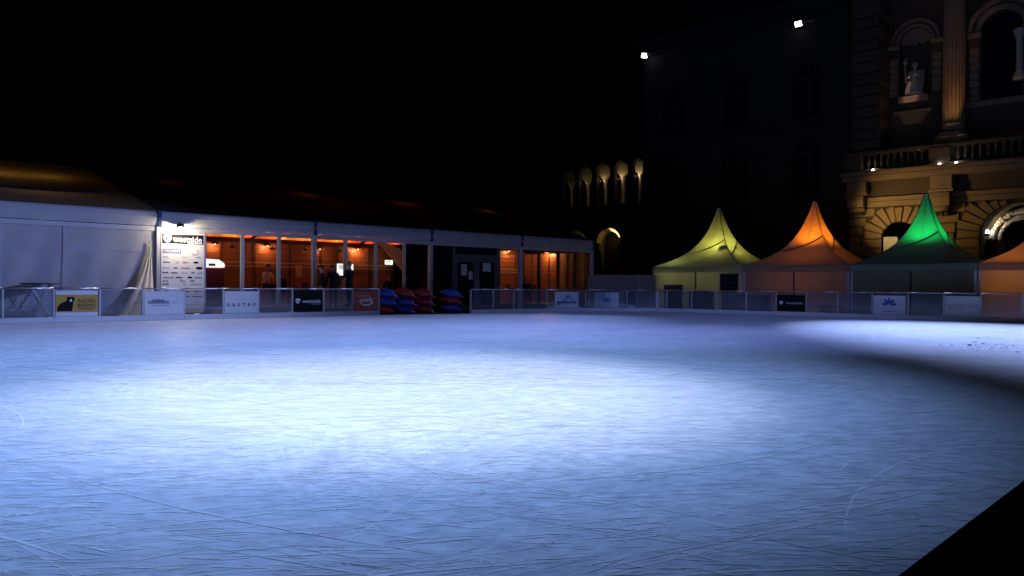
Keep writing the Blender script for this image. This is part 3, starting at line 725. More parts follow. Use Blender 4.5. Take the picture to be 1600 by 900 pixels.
light('POINT', L.w(lx, WO - .42, lz - .075), 165, (1.0, .80, .52), .04, name='lamp_light')

# ------------------------------------------------------------------ inside the pavilion
PO = WO + 5.2
pw = empty('timber_partition', L.w(0, PO, 0), L.rz, 'stained timber board partition seen through the pavilion windows', 'partition')
px0, px1 = L.x(300, PO), L.x(905, PO)
nb_ = 11; zb0, zt0 = FL, 3.02
wd_ = (px1 - px0) / 4
for k in range(nb_):
    for q in range(4):
        z0 = zb0 + (zt0 - zb0) * k / nb_
        b = B(); b.box(.004, wd_ - .004, random.uniform(-.012, .004), .03, .004, (zt0 - zb0) / nb_ - .008)
        b.build('plank', M['wood'], pw, (px0 + wd_ * q, 0, z0), bevel=.004, seg=1)
for p in (345, 397, 452, 500, 527, 577, 610, 664, 720, 779, 805, 829, 865, 882):
    x = L.x(p, PO); b = B(); b.box(x - .06, x + .06, -.05, -.013, zb0, zt0 + .02); b.build('stud', M['wood_dark'], pw)
b = B(); b.box(px0, px1, -.07, .10, zt0, zt0 + .16); b.build('head_beam', M['wood_dark'], pw)
for z in (1.96, 2.12):
    b = B(); b.box(px0, px1, -.075, -.052, z, z + .045); b.build('batten', M['batten'], pw)
GX = XR - .12
for k in range(11):
    for q in range(3):
        z0 = FL + (3.02 - FL) * k / 11
        b = B(); b.box(0, .025 + random.uniform(0, .012), q * 1.75, q * 1.75 + 1.742, .004, (3.02 - FL) / 11 - .008); b.build('gable_plank', M['wood'], pw, (GX - .03, WO + .12 - PO, z0), bevel=.004, seg=1)
for q in range(8):
    b = B(); b.box(GX - .075, GX - .032, WO + .3 - PO + q * .68, WO + .38 - PO + q * .68, FL, 3.02); b.build('gable_stud', M['wood_dark'], pw)
def sconce(px, py, e, lab, col=(1, .42, .15), gable=False):
    if gable:
        y, z = L.hit_x(px, py, GX - .1)
        t = empty('wall_lamp', L.w(GX - .08, y, z), L.rz - R(90), lab, 'lamp', 'brass lamps on the timber partition')
        lpos = L.w(GX - .28, y, z - .10)
    else:
        x, z = L.hit(px, py, PO - .1); lpos = L.w(x, PO - .26, z - .10)
        t = empty('wall_lamp', L.w(x, PO - .06, z), L.rz, lab, 'lamp', 'brass lamps on the timber partition')
    b = B(); b.box(-.04, .04, -.02, .0, -.05, .08); b.build('back_plate', M['wood_dark'], t)
    b = B(); b.lathe([(.05, .14), (.12, .02), (.16, -.06), (.155, -.06), (.11, .015), (.04, .13)], 14, (0, -.18, .02), caps=False); b.build('shade', M['wood_dark'], t, smooth=True)
    b = B(); b.ell((0, -.18, -.01), (.045, .045, .055)); b.build('bulb', M['bulb_warm'], t, smooth=True)
    light('POINT', lpos, e, col, .06, name='lamp_light')
for p, y, e, lab in ((334, 380, 22, 'lamp on the timber partition above the red cooler'), (416, 383, 26, 'lamp on the timber partition above the person in white'), (498, 388, 8, 'lamp on the timber partition half hidden by the window post'), (557, 388, 34, 'lamp on the timber partition above the lit menu screen'), (649, 393, 30, 'lamp on the timber partition right of the small lit sign'), (793, 391, 30, 'lamp on the timber partition just right of the double door'), (857, 394, 70, 'lamp on the timber gable end, rightmost of the wall lamps')):
    sconce(p, y, e, lab, gable=p > 840)
# light strips added behind the head beam to colour the ceiling cloth
for p, e, c, wh in ((348, 30, (1, .40, .05), 'leftmost'), (408, 26, (1, .17, .02), 'second from the left'), (462, 34, (1, .36, .05), 'third from the left'), (514, 34, (1, .36, .05), 'middle'), (563, 24, (1, .12, .02), 'third from the right'), (608, 24, (1, .11, .03), 'second from the right'), (650, 22, (1, .13, .03), 'rightmost')):
    x = L.x(p, PO)
    t = empty('added_light_strip', L.w(x, PO + .20, 3.06), L.rz, 'light strip on the partition head beam, ' + wh, 'light strip', 'light strips on the partition')
    b = B(); b.box(-.5, .5, -.03, .03, 0, .025); b.build('housing', M['dark_metal'], t)
    b = B(); b.box(-.48, .48, -.02, .02, .026, .034); b.build('tube', M['strip'], t)
    light('POINT', L.w(x - .5, PO + .20, 3.13), e * .85, c, .03, name='lamp_light'); light('POINT', L.w(x + .5, PO + .20, 3.13), e * .85, c, .03, name='lamp_light')
# pendant lamps added to give the room its dull red glow
for p, wh in ((362, 'first'), (425, 'second'), (476, 'third'), (530, 'fourth'), (585, 'fifth'), (640, 'sixth')):
    x = L.x(p, WO + 3.0)
    t = empty('added_pendant_lamp', L.w(x, WO + 3.0, 2.62), L.rz, 'small red shaded pendant lamp inside, ' + wh + ' from the left', 'lamp', 'pendant lamps in the pavilion')
    b = B(); b.lathe([(.03, .14), (.09, .08), (.13, 0), (.125, 0), (.08, .07), (.02, .13)], 12, caps=False); b.build('shade', M['wood_dark'], t, smooth=True)
    b = B(); b.tube([(0, 0, .14), (0, 0, 1.0)], .008, 5); b.build('cord', M['dark_metal'], t)
    light('POINT', L.w(x, WO + 3.0, 2.58), 9, (1, .24, .07), .05, name='lamp_light')
# exit sign
x, z = L.hit(607.5, 410, PO - .8)
t = empty('lit_sign', L.w(x, PO - .8, z), L.rz, 'small lit white sign hanging inside between the lamps', 'sign')
b = B(); b.box(-.22, .22, -.02, .02, -.11, .11); b.build('light_box', M['exit'], t, bevel=.01)
for s in (-.15, .15):
    b = B(); b.tube([(s, 0, .11), (s, 0, 1.0)], .006, 5); b.build('hanger', M['dark_metal'], t)
rect('sign_mark', -.18, -.10, .02, .07, 'grey_print', t, -.0215); rect('sign_mark', -.04, .07, .02, .07, 'grey_print', t, -.0215)
# menu screen
x0, x1 = L.x(527, PO - .3), L.x(552, PO - .3); z1, z0 = L.hit(537, 412, PO - .3)[1], L.hit(537, 431, PO - .3)[1]
t = empty('menu_screen', L.w((x0 + x1) / 2, PO - .3, z0), L.rz, 'lit white menu screen behind the standing visitors', 'screen')
W, H = x1 - x0, z1 - z0
b = B(); b.box(-W / 2, W / 2, 0, .05, 0, H); b.build('screen', M['screen'], t)
b = B(); b.box(-W / 2 - .03, W / 2 + .03, .051, .08, -.03, H + .03); b.build('housing', M['dark_metal'], t)
b = B(); b.box(-.05, .05, .08, .23, H * .4, H * .6); b.build('bracket', M['dark_metal'], t)
for k in range(4): rect('menu_line', -W * .42, -W * .02 + .1 * (k % 2), H * (.55 + .09 * k), H * (.59 + .09 * k), 'grey_print', t)
rect('menu_picture', -W * .02, W * .34, H * .25, H * .62, 'red_print', t)
# paper on the partition
x, z = L.hit(467, 424, PO - .1)
b = B(); b.box(-.17, .17, -.004, 0, -.27, .27); tag(b.build('paper_notice', M['swag'], None, L.w(x, PO - .082, z), L.rz), 'pale poster on the partition beneath the second pair of windows', 'poster')
# red cooler with lit canopy
x, z = L.hit(333, 470, WO + 2.2); zt = L.hit(333, 418, WO + 2.2)[1]
t = empty('drinks_cooler', L.w(x, WO + 2.2, FL), L.rz, 'red drinks cooler with a lit white canopy beside the sponsor board', 'cooler')
b = B(); b.box(-.42, .42, 0, .7, 0, zt - FL); b.build('cabinet', M['red_pl'], t, bevel=.03)
b = B(); b.box(-.36, .36, -.012, -.002, .35, zt - FL - .1); b.build('cooler_door', M['red_print'], t)
b = B(); b.plate([[(-.62, 0), (.42, 0), (.42, .14), (.20, .30), (-.62, .34)]], -.06, .5); b.build('canopy', M['screen'], t, (0, 0, zt - FL + .01))
rect('canopy_mark', -.45, -.30, zt - FL + .06, zt - FL + .16, 'red_print', t, -.063); rect('canopy_mark', -.2, .05, zt - FL + .06, zt - FL + .15, 'red_print', t, -.063)
# pale cloth swag under the ceiling
def sw_(u, v):
    xa, xb = L.x(585, WO + 2.4), L.x(632, WO + 2.4)
    return (xa + (xb - xa) * u, WO + 2.4 + .25 * math.sin(u * 3) + .06 * math.sin(v * 20), 3.25 - (.15 + .9 * u ** 1.6) * v - .45 * u ** 2)
b = B(); b.grid(sw_, 14, 14); q = b.build('cloth_swag', M['swag'], None, L.w(0), L.rz, smooth=True); tag(q, 'pale cloth swag drooping from the ceiling above the small lit sign', 'drape')
# tables and chairs inside
def table_set(px, off, lab, clab):
    x = L.x(px, off)
    t = empty('cafe_table', L.w(x, off, FL), L.rz + random.uniform(-.2, .2), lab, 'table', 'tables in the pavilion')
    b = B(); b.box(-.55, .55, -.35, .35, .71, .75); b.build('table_top', M['wood_dark'], t, bevel=.01)
    b = B(); b.tube([(0, 0, .02), (0, 0, .71)], .04, 8); b.build('pedestal', M['dark_metal'], t)
    b = B(); b.lathe([(.26, 0), (.26, .02), (.05, .04)], 12); b.build('foot', M['dark_metal'], t)
    b = B(); b.lathe([(.035, .75), (.04, .76), (.03, .90), (.012, .98), (.012, 1.04)], 10, (.15, .05, 0)); b.build('bottle', M['dark_metal'], None, None)
    o = bpy.context.scene.collection.objects[-1]; o.location = t.location; o.rotation_euler = t.rotation_euler
    tag(o, 'dark bottle standing on the ' + lab, 'bottle')
table_set(400, WO + 1.7, 'small dark table near the person in white', '')
table_set(455, WO + 1.9, 'small dark table under the pale poster', '')
table_set(620, WO + 2.2, 'small dark table behind the red skating aids', '')
table_set(815, WO + 2.2, 'small dark table right of the double door', '')
def chair(px, off, rz, lab):
    t = empty('cafe_chair', L.w(L.x(px, off), off, FL), L.rz + rz, lab, 'chair', 'chairs in the pavilion')
    b = B(); b.box(-.21, .21, -.21, .21, .43, .47); b.build('seat', M['wood_dark'], t, bevel=.01)
    b = B(); b.box(-.20, .20, .19, .22, .62, .95); b.build('backrest', M['wood_dark'], t, bevel=.01)
    for sx in (-.18, .18):
        for sy in (-.18, .20):
            b = B(); b.tube([(sx, sy, 0), (sx, sy, .43 if sy < 0 else .93)], .018, 6); b.build('leg', M['dark_metal'], t)
chair(385, WO + 1.5, 1.2, 'dark chair left of the table near the person in white')
chair(471, WO + 1.8, -1.3, 'dark chair right of the table under the poster')
chair(605, WO + 2.1, 1.3, 'dark chair behind the red and blue skating aids')
chair(640, WO + 2.4, -1.4, 'dark chair right of the table behind the skating aids')
chair(800, WO + 2.1, 1.4, 'dark chair just inside right of the double door')
chair(829, WO + 2.3, -1.4, 'dark chair right of the rightmost table')

# ================================================================== people
def person(name, fr, px, off, z0, face, label, pose='stand', top='cloth_dark', legs='cloth_char', hair='hair', height=1.75, lean=0.0, arms='down', single=None, cat='person'):
    """one continuous skinned body; local +Y is where the person looks"""
    k = height / 1.75
    hip = .92 if pose == 'stand' else .50
    J = {}; J['pelvis'] = (0, 0, hip)
    f = lean
    J['waist'] = (0, .04 * f, hip + .16); J['chest'] = (0, .14 * f, hip + .36); J['neck'] = (0, .26 * f, hip + .55); J['head0'] = (0, .30 * f + .015, hip + .63); J['head1'] = (0, .34 * f + .03, hip + .73); J['head2'] = (0, .34 * f + .02, hip + .80)
    Rd = dict(pelvis=.155, waist=.14, chest=.155, neck=.062, head0=.075, head1=.098, head2=.07)
    E = [('pelvis', 'waist'), ('waist', 'chest'), ('chest', 'neck'), ('neck', 'head0'), ('head0', 'head1'), ('head1', 'head2')]
    for s, n in ((-1, 'l'), (1, 'r')):
        J['sh' + n] = (s * .19, .20 * f - .005, hip + .49); Rd['sh' + n] = .075
        if arms == 'down':
            J['el' + n] = (s * .25, .16 * f - .03, hip + .22); J['wr' + n] = (s * .25, .16 * f + .08, hip - .02); J['ha' + n] = (s * .245, .16 * f + .11, hip - .10)
        else:
            J['el' + n] = (s * .27, .20 * f + .06, hip + .24); J['wr' + n] = (s * .14, .20 * f + .29, hip + .27); J['ha' + n] = (s * .10, .20 * f + .36, hip + .29)
        Rd['el' + n] = .055; Rd['wr' + n] = .04; Rd['ha' + n] = .042
        E += [('chest', 'sh' + n), ('sh' + n, 'el' + n), ('el' + n, 'wr' + n), ('wr' + n, 'ha' + n)]
        J['hi' + n] = (s * .10, 0, hip - .06); Rd['hi' + n] = .11
        if pose == 'stand':
            J['kn' + n] = (s * .105, .03 + .05 * s * .5, .49); J['an' + n] = (s * .11, -.01 + .04 * s, .10); J['to' + n] = (s * .13, .15 + .04 * s, .045)
        else:
            J['kn' + n] = (s * .12, .43, .49); J['an' + n] = (s * .12, .40, .10); J['to' + n] = (s * .13, .56, .045)
        Rd['kn' + n] = .075; Rd['an' + n] = .05; Rd['to' + n] = .042
        E += [('pelvis', 'hi' + n), ('hi' + n, 'kn' + n), ('kn' + n, 'an' + n), ('an' + n, 'to' + n)]
    names = list(J); idx = {n: i for i, n in enumerate(names)}
    me = bpy.data.meshes.new('body'); me.from_pydata([tuple(c * k for c in J[n]) for n in names], [(idx[a], idx[b_]) for a, b_ in E], [])
    o = bpy.data.objects.new('body', me); COL.objects.link(o)
    md = o.modifiers.new('skin', 'SKIN'); o.modifiers.new('sub', 'SUBSURF').levels = 1
    for n in names:
        v = me.skin_vertices[0].data[idx[n]]; v.radius = (Rd[n] * k, Rd[n] * k * (.82 if n in ('pelvis', 'waist', 'chest') else 1)); v.use_root = n == 'pelvis'
    bpy.context.view_layer.update()
    ev = bpy.data.meshes.new_from_object(o.evaluated_get(bpy.context.evaluated_depsgraph_get()))
    bpy.data.objects.remove(o)
    SK = M[single or 'skin']
    for mm in (M[single or top], M[legs], M['skin'], M['black']): ev.materials.append(mm)
    segs = [(a, b_) for a, b_ in E]
    for p in ev.polygons:
        p.use_smooth = True; c = p.center / k; best, bs = 9, None
        for a, b_ in segs:
            A, Bv = Vector(J[a]), Vector(J[b_]); t = max(0, min(1, (c - A).dot(Bv - A) / (Bv - A).length_squared)); d = (A + (Bv - A) * t - c).length
            if d < best: best, bs = d, b_
        p.material_index = 0 if single else 2 if bs.startswith(('head', 'ha')) else 3 if bs.startswith('to') else 1 if bs.startswith(('kn', 'an', 'hi')) else 0
    x = fr.x(px, off)
    t = empty(name, fr.w(x, off, z0), face, label, cat)
    link('body', ev, None, t)
    h = Vector(J['head1']) * k
    b = B(); b.ell(h + Vector((0, -.022, .035)) * k, (.098 * k, .108 * k, .10 * k), None, 14, 10)
    for v in [v for v in b.bm.verts if v.co.y > h.y + .045 * k and v.co.z < h.z + .06 * k]: v.co.y = h.y + .03 * k
    b.build('hair', M[single or hair], t, smooth=True)
    b = B(); b.ell(h + Vector((0, .105, -.01)) * k, (.016 * k, .022 * k, .026 * k), None, 8, 6)
    b.build('nose', SK, t, smooth=True)
    for s in (-1, 1):
        b = B(); b.ell(h + Vector((s * .036, .088, .02)) * k, (.012 * k, .008 * k, .008 * k), None, 8, 6); b.build('eye', M[single or 'black'], t, smooth=True)
        b = B(); b.ell(h + Vector((s * .10, -.005, .0)) * k, (.014 * k, .024 * k, .034 * k), None, 8, 6); b.build('ear', SK, t, smooth=True)
        w_ = Vector(J['ha' + ('l' if s < 0 else 'r')]) * k
        e_ = (w_ - Vector(J['wr' + ('l' if s < 0 else 'r')]) * k).normalized(); sd = Vector((1, 0, 0)); 
        for q in range(4):
            r0 = w_ + sd * (q - 1.5) * .019 * k + e_ * .02 * k; ln = (.062, .075, .07, .055)[q] * k
            bb = B(); bb.tube([r0, r0 + e_ * ln * .5, r0 + e_ * ln * .8 + Vector((0, .02, -.004)) * k], [.009 * k, .0085 * k, .006 * k], 6); bb.build('finger', SK, t, smooth=True)
        bb = B(); bb.tube([w_ - sd * s * .03 * k, w_ - sd * s * .055 * k + e_ * .03 * k, w_ - sd * s * .052 * k + e_ * .06 * k], [.011 * k, .01 * k, .007 * k], 6); bb.build('thumb', SK, t, smooth=True)
    return t
person('person', L, 546, .85, FL, L.rz + R(25), 'tall person in dark jacket standing before the lit menu screen', height=1.80, hair='hair_grey', arms='hold')
person('person', L, 521, .78, FL, L.rz - R(20), 'person in dark coat bending forward at the window left of the tall one', height=1.66, lean=.8)
person('person', L, 505, .95, FL, L.rz + R(70), 'shorter person in dark coat beside the window post', height=1.62, lean=.2)
person('person', L, 416, WO + 3.2, FL + .35, L.rz + R(200), 'person in white shirt sitting inside behind the second window', 'sit', 'cloth_white', height=1.8, lean=.3, arms='hold')
person('person', L, 442, WO + 2.6, FL + .1, L.rz + R(100), 'person in dark jumper sitting inside below the pale poster', 'sit', 'cloth_dark', lean=.3)
person('person', L, 566, 1.0, FL - .45, L.rz + R(120), 'person in maroon jumper sitting low right of the tall standing one', 'sit', 'cloth_red', lean=.3)
person('person', L, 608, WO + 1.5, FL + .05, L.rz + R(160), 'person in dark clothes sitting inside above the blue skating aids', 'sit', 'cloth_dark', lean=.2)
person('person', L, 632, WO + 1.6, FL + .05, L.rz + R(220), 'person in maroon jumper sitting inside above the red skating aids', 'sit', 'cloth_red', lean=.2)
person('person', L, 822, WO + 1.6, FL + .0, L.rz + R(150), 'person in dark clothes sitting inside right of the double door', 'sit', 'cloth_dark', lean=.2)

# ================================================================== skating aids stacked in the gap
def aid_mesh():
    b = B()
    # cross sections along x: (x, half width, z low, z high)
    secs = [(-.52, .02, .25, .28), (-.44, .07, .19, .31), (-.30, .15, .10, .35), (-.12, .20, .03, .38), (.10, .21, .01, .37), (.26, .20, .01, .30), (.36, .19, .01, .16), (.44, .17, .01, .06), (.55, .07, .012, .04)]
    rings = []
    for x, hw, z0, z1 in secs:
        n = 12; rg = []
        for q in range(n):
            a = 2 * math.pi * q / n; ca, sa = math.cos(a), math.sin(a)
            rg.append(b.bm.verts.new((x, hw * math.copysign(abs(ca) ** .6, ca), (z0 + z1) / 2 + (z1 - z0) / 2 * math.copysign(abs(sa) ** .7, sa))))
        rings.append(rg)
    for a, c in zip(rings, rings[1:]):
        for q in range(12): b.bm.faces.new((a[q], a[(q + 1) % 12], c[(q + 1) % 12], c[q]))
    b.bm.faces.new(rings[0][::-1]); b.bm.faces.new(rings[-1])
    return b.mesh('shell', True)
AID = aid_mesh()
b = B(); b.tube([(.05, -.17, .30), (.0, -.17, .46), (-.06, -.12, .52), (-.06, .12, .52), (.0, .17, .46), (.05, .17, .30)], .016, 6); HOOP = b.mesh('handle', True)
b = B(); b.box(-.20, .40, -.02, .02, .0, .035); RUN = b.mesh('runner', False, .01)
SHELL = {c: AID.copy() for c in ('blue', 'red')}
stacks = [(604, .30, ['red', 'blue', 'blue']), (632, .16, ['blue', 'blue', 'red']), (661, .20, ['red', 'red', 'red']), (706, .26, ['blue', 'red', 'blue'])]
nm = ['leftmost stack by the orange banner', 'second stack', 'all red stack', 'rightmost stack before the doors']
for (px, off, cs), sn in zip(stacks, nm):
    for lv, c in enumerate(cs):
        rz = L.rz - R(34) + random.uniform(-.10, .10)
        lab = '%s plastic skating aid, %s of the %s' % (c, ('bottom', 'middle', 'top')[lv], sn)
        t = empty('skating_aid', L.w(L.x(px, off) + random.uniform(-.03, .03), off, .004 + lv * .335), rz, lab, 'skating aid', 'skating aids stacked in the barrier gap')
        link('shell', SHELL[c], M[c + '_pl'], t)
        if lv == 2: link('handle', HOOP, M['dark_metal'], t)
        link('runner', RUN, M['dark_metal'], t, (0, -.22, 0)); link('runner', RUN, M['dark_metal'], t, (0, .22, 0))

# ================================================================== folding table behind the left barrier
x, z = L.hit(62, 443, .75)
t = empty('bar_table', L.w(x, .75, 0), L.rz, 'pale folding bar table with crossed legs behind the left barrier', 'table')
b = B(); b.lathe([(.50, z - .025), (.52, z - .012), (.52, z + .012), (.50, z + .018)], 24); b.build('table_top', M['dark_metal'], t)
for s, yy in ((1, -.16), (-1, -.10), (1, .12), (-1, .18)):
    b = B(); b.tube([(s * .30, yy, .03), (-s * .30, yy, z - .03)], .03, 6); b.build('leg', M['kick'], t)
for zz, xx in ((.22, .24), (.80, -.24)):
    b = B(); b.tube([(xx, -.16, zz), (xx, .18, zz)], .012, 6); b.build('stretcher', M['galv'], t)

# ================================================================== scraped snow banked behind the barriers
def heap(fr, pa, pb, off, h, seed):
    xa, xb = fr.x(pa, off), fr.x(pb, off); rnd = random.Random(seed); ph = [rnd.random() * 6 for _ in range(6)]
    def fn(u, v):
        x = xa + (xb - xa) * u; e = math.sin(math.pi * min(1, u * 12)) if u < 1 / 24 else 1
        hh = h * (.55 + .3 * math.sin(x * 1.1 + ph[0]) + .18 * math.sin(x * 3.1 + ph[1]) + .07 * math.sin(x * 8 + ph[2])) * math.sin(math.pi * u) ** .35
        return (x, off - .38 + .76 * v + .05 * math.sin(x * 2 + ph[3]), max(0, hh) * math.sin(math.pi * v) ** .8 * (1 + .12 * math.sin(x * 13 + v * 7)) - .02)
    b = B(); b.grid(fn, 110, 8); q = b.build('snow_bank', M['snow'], None, fr.w(0), fr.rz, smooth=True)
    return q
tag(heap(L, 300, 333, .62, .30, 1), 'scraped snow heaped below the sponsor board', 'snow', kind='stuff')
tag(heap(L, 405, 505, .40, .42, 2), 'scraped snow heaped behind the barrier before the windows', 'snow', kind='stuff')
cf = Frame((corner_at(855).x, corner_at(855).y), math.degrees(math.atan2((corner_at(975) - corner_at(855)).y, (corner_at(975) - corner_at(855)).x)))
tag(heap(cf, 850, 992, .75, .85, 3), 'scraped snow heaped behind the curved barrier', 'snow', kind='stuff')
# dead leaves and grit blown onto the ice at the far right
b = B()
for k in range(42):
    px, py = random.gauss(1545, 28), random.gauss(541, 5)
    d = c_fwd * FPX + c_right * (px - 800) + c_up * (450 - py); p = CAM + d * (-(CAM.z) / d.z)
    r = random.uniform(.02, .055); a0 = random.random() * 6
    vs = [b.bm.verts.new((p.x + r * math.cos(a0 + q * 1.05) * random.uniform(.5, 1), p.y + r * math.sin(a0 + q * 1.05) * random.uniform(.5, 1), .012 + random.uniform(0, .02))) for q in range(6)]
    b.bm.faces.new(vs)
tag(b.build('fallen_leaves', M['leaf']), 'dark dead leaves scattered on the ice at the right', 'leaves', kind='stuff')

# ================================================================== pale hoarding and bin behind the curved barrier
hf = Frame((corner_at(915).x + .6, corner_at(915).y + 3.0), 0)
t = empty('hoarding', hf.w(0), R(2), 'low pale hoarding between the pavilion and the first tent', 'hoarding')
for k in range(3):
    b = B(); b.box(-.2 + k * 1.32, 1.10 + k * 1.32, -.02, .02, .05, 1.80); b.build('panel', M['hoard'], t, bevel=.006)
    b = B(); b.box(1.105 + k * 1.32, 1.115 + k * 1.32 , -.03, .03, 0, 1.86); b.build('post', M['galv'], t)
p = corner_at(983)
t = empty('litter_bin', p + Vector((.25, 1.2, 0)), R(5), 'dark litter bin behind the curved barrier near the first tent', 'bin')
b = B(); b.lathe([(.24, 0), (.27, .05), (.29, .78), (.30, .80)], 18); b.build('body', M['dark_metal'], t, smooth=True)
b = B(); b.lathe([(.31, .805), (.31, .84), (.20, .92), (.02, .94)], 18); b.build('lid', M['dark_metal'], t, smooth=True)

# ================================================================== pagoda tents
TO = 2.0; EZ0, EZ1, PZ = 1.93, 2.24, 5.28
WPROF = [(0, 1.0), (.04, .88), (.10, .725), (.15, .62), (.22, .505), (.30, .405), (.40, .315), (.50, .245), (.585, .195), (.70, .138), (.84, .083), (.93, .05), (1.0, .03)]
def prof(h):
    for (h0, w0), (h1, w1) in zip(WPROF, WPROF[1:]):
        if h <= h1: return w0 + (w1 - w0) * (h - h0) / (h1 - h0)
    return .03
def pagoda(px0, px1, kind, label, lamps):
    xa, xb = RR.x(px0, TO), RR.x(px1, TO); hw = (xb - xa) / 2 - .02
    t = empty('pagoda_tent', RR.w((xa + xb) / 2, TO + hw, 0), RR.rz, label, 'tent', 'pagoda tents behind the rink')
    cl = M['tent_' + kind]
    for k in range(4):
        MM = Matrix.Rotation(R(90 * k), 4, 'Z')
        def rf(u, v):
            h = v ** 1.3; w_ = prof(h) * hw; s = (2 * u - 1)
            return MM @ Vector((s * w_, -w_ * (1 + .012 * math.sin(math.pi * u) * (1 - h)), EZ1 + (PZ - EZ1) * h - .05 * (1 - s * s) * (1 - h) ** 2))
        b = B(); b.grid(rf, 12, 26); b.build('roof_panel', cl, t, smooth=True)
        b = B(); b.box(-hw, hw, -hw - .012, -hw - .004, EZ0, EZ1 - .03, MM); b.build('valance', cl, t)
        b = B(); b.box(-hw + .05, hw - .05, -hw + .06, -hw + .12, EZ1 - .14, EZ1 - .06, MM); b.build('eave_beam', M['galv'], t)
        # wall in two widths
        if k in (0, 1, 3):
            for q in (-1, 1):
                def wf(u, v, q=q):
                    x = (.03 + (hw - .12) * u) * q; z = .03 + (EZ0 + .04) * v
                    return MM @ Vector((x, -hw + .03 + .012 * math.sin(x * 5 + q) * math.sin(math.pi * v), z))
                b = B(); b.grid(wf, 12, 6); b.build('wall_sheet', M['tent_wall'], t, smooth=True)
            b = B(); b.box(-.035, .035, -hw + .015, -hw + .06, 0, EZ1 - .15, MM); b.build('middle_post', M['dark_metal'], t)
        c = hw - .05
        b = B(); b.box(c - .04, c + .04, -c - .04, -c + .04, 0, EZ1 - .06, MM); b.build('corner_post', M['galv'], t)
        # hip seam and a brace pair under the cloth
        b = B(); b.tube([MM @ Vector((prof(h) * hw * .985, -prof(h) * hw * .985, EZ1 + (PZ - EZ1) * h - .02)) for h in [i / 16 for i in range(17)]], .022, 5); b.build('hip_seam', M['dark_metal'], t)
        b = B(); b.tube([MM @ Vector((0, -prof(h) * hw * .985, EZ1 + (PZ - EZ1) * h - .03)) for h in [i / 16 for i in range(1, 16)]], .016, 5); b.build('panel_seam', M['dark_metal'], t)
        h0, h1 = .46, .22; n0 = prof(h0) * hw * .97
        pts = []
        for i in range(9):
            f = i / 8; h = h0 + (h1 - h0) * f; w_ = prof(h) * hw * .97
            pts.append(MM @ Vector((w_ * (1 - 1.85 * f) , -w_, EZ1 + (PZ - EZ1) * h - .03)))
        b = B(); b.tube(pts, .05, 5); b.build('brace', M['dark_metal'], t)
        pts = []
        if k != 0: continue
        for i in range(6):
            f = i / 5; h = h0 + (.30 - h0) * f; w_ = prof(h) * hw * .97
            pts.append(MM @ Vector((w_, -w_ * (1 - 1.2 * f), EZ1 + (PZ - EZ1) * h - .03)))
        b = B(); b.tube(pts, .03, 5); b.build('brace', M['dark_metal'], t)
    b = B(); b.tube([(0, 0, 3.1), (0, 0, PZ - .05)], .04, 6); b.build('king_post', M['galv'], t)
    b = B(); b.lathe([(.09, PZ - .02), (.10, PZ + .02), (.03, PZ + .05)], 8); b.build('finial', M['galv'], t)
    for (lx, ly, lz, e, c, aim) in lamps:
        if aim: light('SPOT', RR.w((xa + xb) / 2 + lx, TO + hw + ly, lz), e, c, .12, RR.w((xa + xb) / 2 + aim[0], TO + hw + aim[1], aim[2]), aim[3], 1.0, name='lamp_light')
        else: light('POINT', RR.w((xa + xb) / 2 + lx, TO + hw + ly, lz), e, c, .2, name='lamp_light')
        b = B(); b.box(-.10, .10, -.07, .07, -.09, .04); b.tube([(0, 0, .04), (0, 0, .09)], [.06, .09], 8); b.build('lamp_housing', M['dark_metal'], t, (lx, ly, lz - .12))
    return t
UP = (0, 0, 9)
pagoda(1019, 1160, 'yellow', 'pagoda tent glowing yellow at the left end of the row', [(.25, -.25, 2.9, 90, (.90, .84, .20), None), (-1.6, -1.6, 1.9, 13, (.85, 1, .40), None)])
pagoda(1160, 1328, 'orange', 'pagoda tent glowing orange between the yellow and green ones', [(.1, -.15, 2.75, 320, (1, .27, .015), (0, -.10, 9, 150)), (.2, -.6, 1.55, 32, (1, .27, .07), None)])
pagoda(1328, 1527, 'green', 'pagoda tent with a bright green glowing peak', [(.05, -.15, 2.8, 140, (.01, 1, .20), (0, -.10, 9, 162)), (-.4, .6, 1.5, 2, (.6, 1, .4), None)])
pagoda(1527, 1768, 'orange', 'orange lit pagoda tent cut off by the right edge of the photo', [(-.2, -.2, 3.0, 70, (1, .30, .08), None), (-1.4, -1.3, 1.6, 30, (1, .36, .08), None)])
# work lamp hung under the yellow cloth, seen as a silhouette
hy = (RR.x(1160, TO) - RR.x(1019, TO)) / 2
xm_ = (RR.x(1019, TO) + RR.x(1160, TO)) / 2
h_ = .37; wl_ = prof(h_) * hy
t = empty('work_lamp', RR.w(xm_ + wl_ * .72, TO + hy - wl_ * .93, EZ1 + (PZ - EZ1) * h_ - .25), RR.rz, 'boxy work lamp hung under the cloth of the yellow tent', 'lamp')
b = B(); b.box(-.17, .17, -.05, .05, -.10, .10); b.build('housing', M['dark_metal'], t, bevel=.02)
b = B(); b.tube([(.0, 0, .10), (.04, 0, .34)], .02, 6); b.build('hanger', M['dark_metal'], t)
b = B(); b.tube([(.12, 0, -.1), (.20, -.05, -.35), (.35, -.2, -.62)], .012, 5); b.build('cable', M['dark_metal'], t)
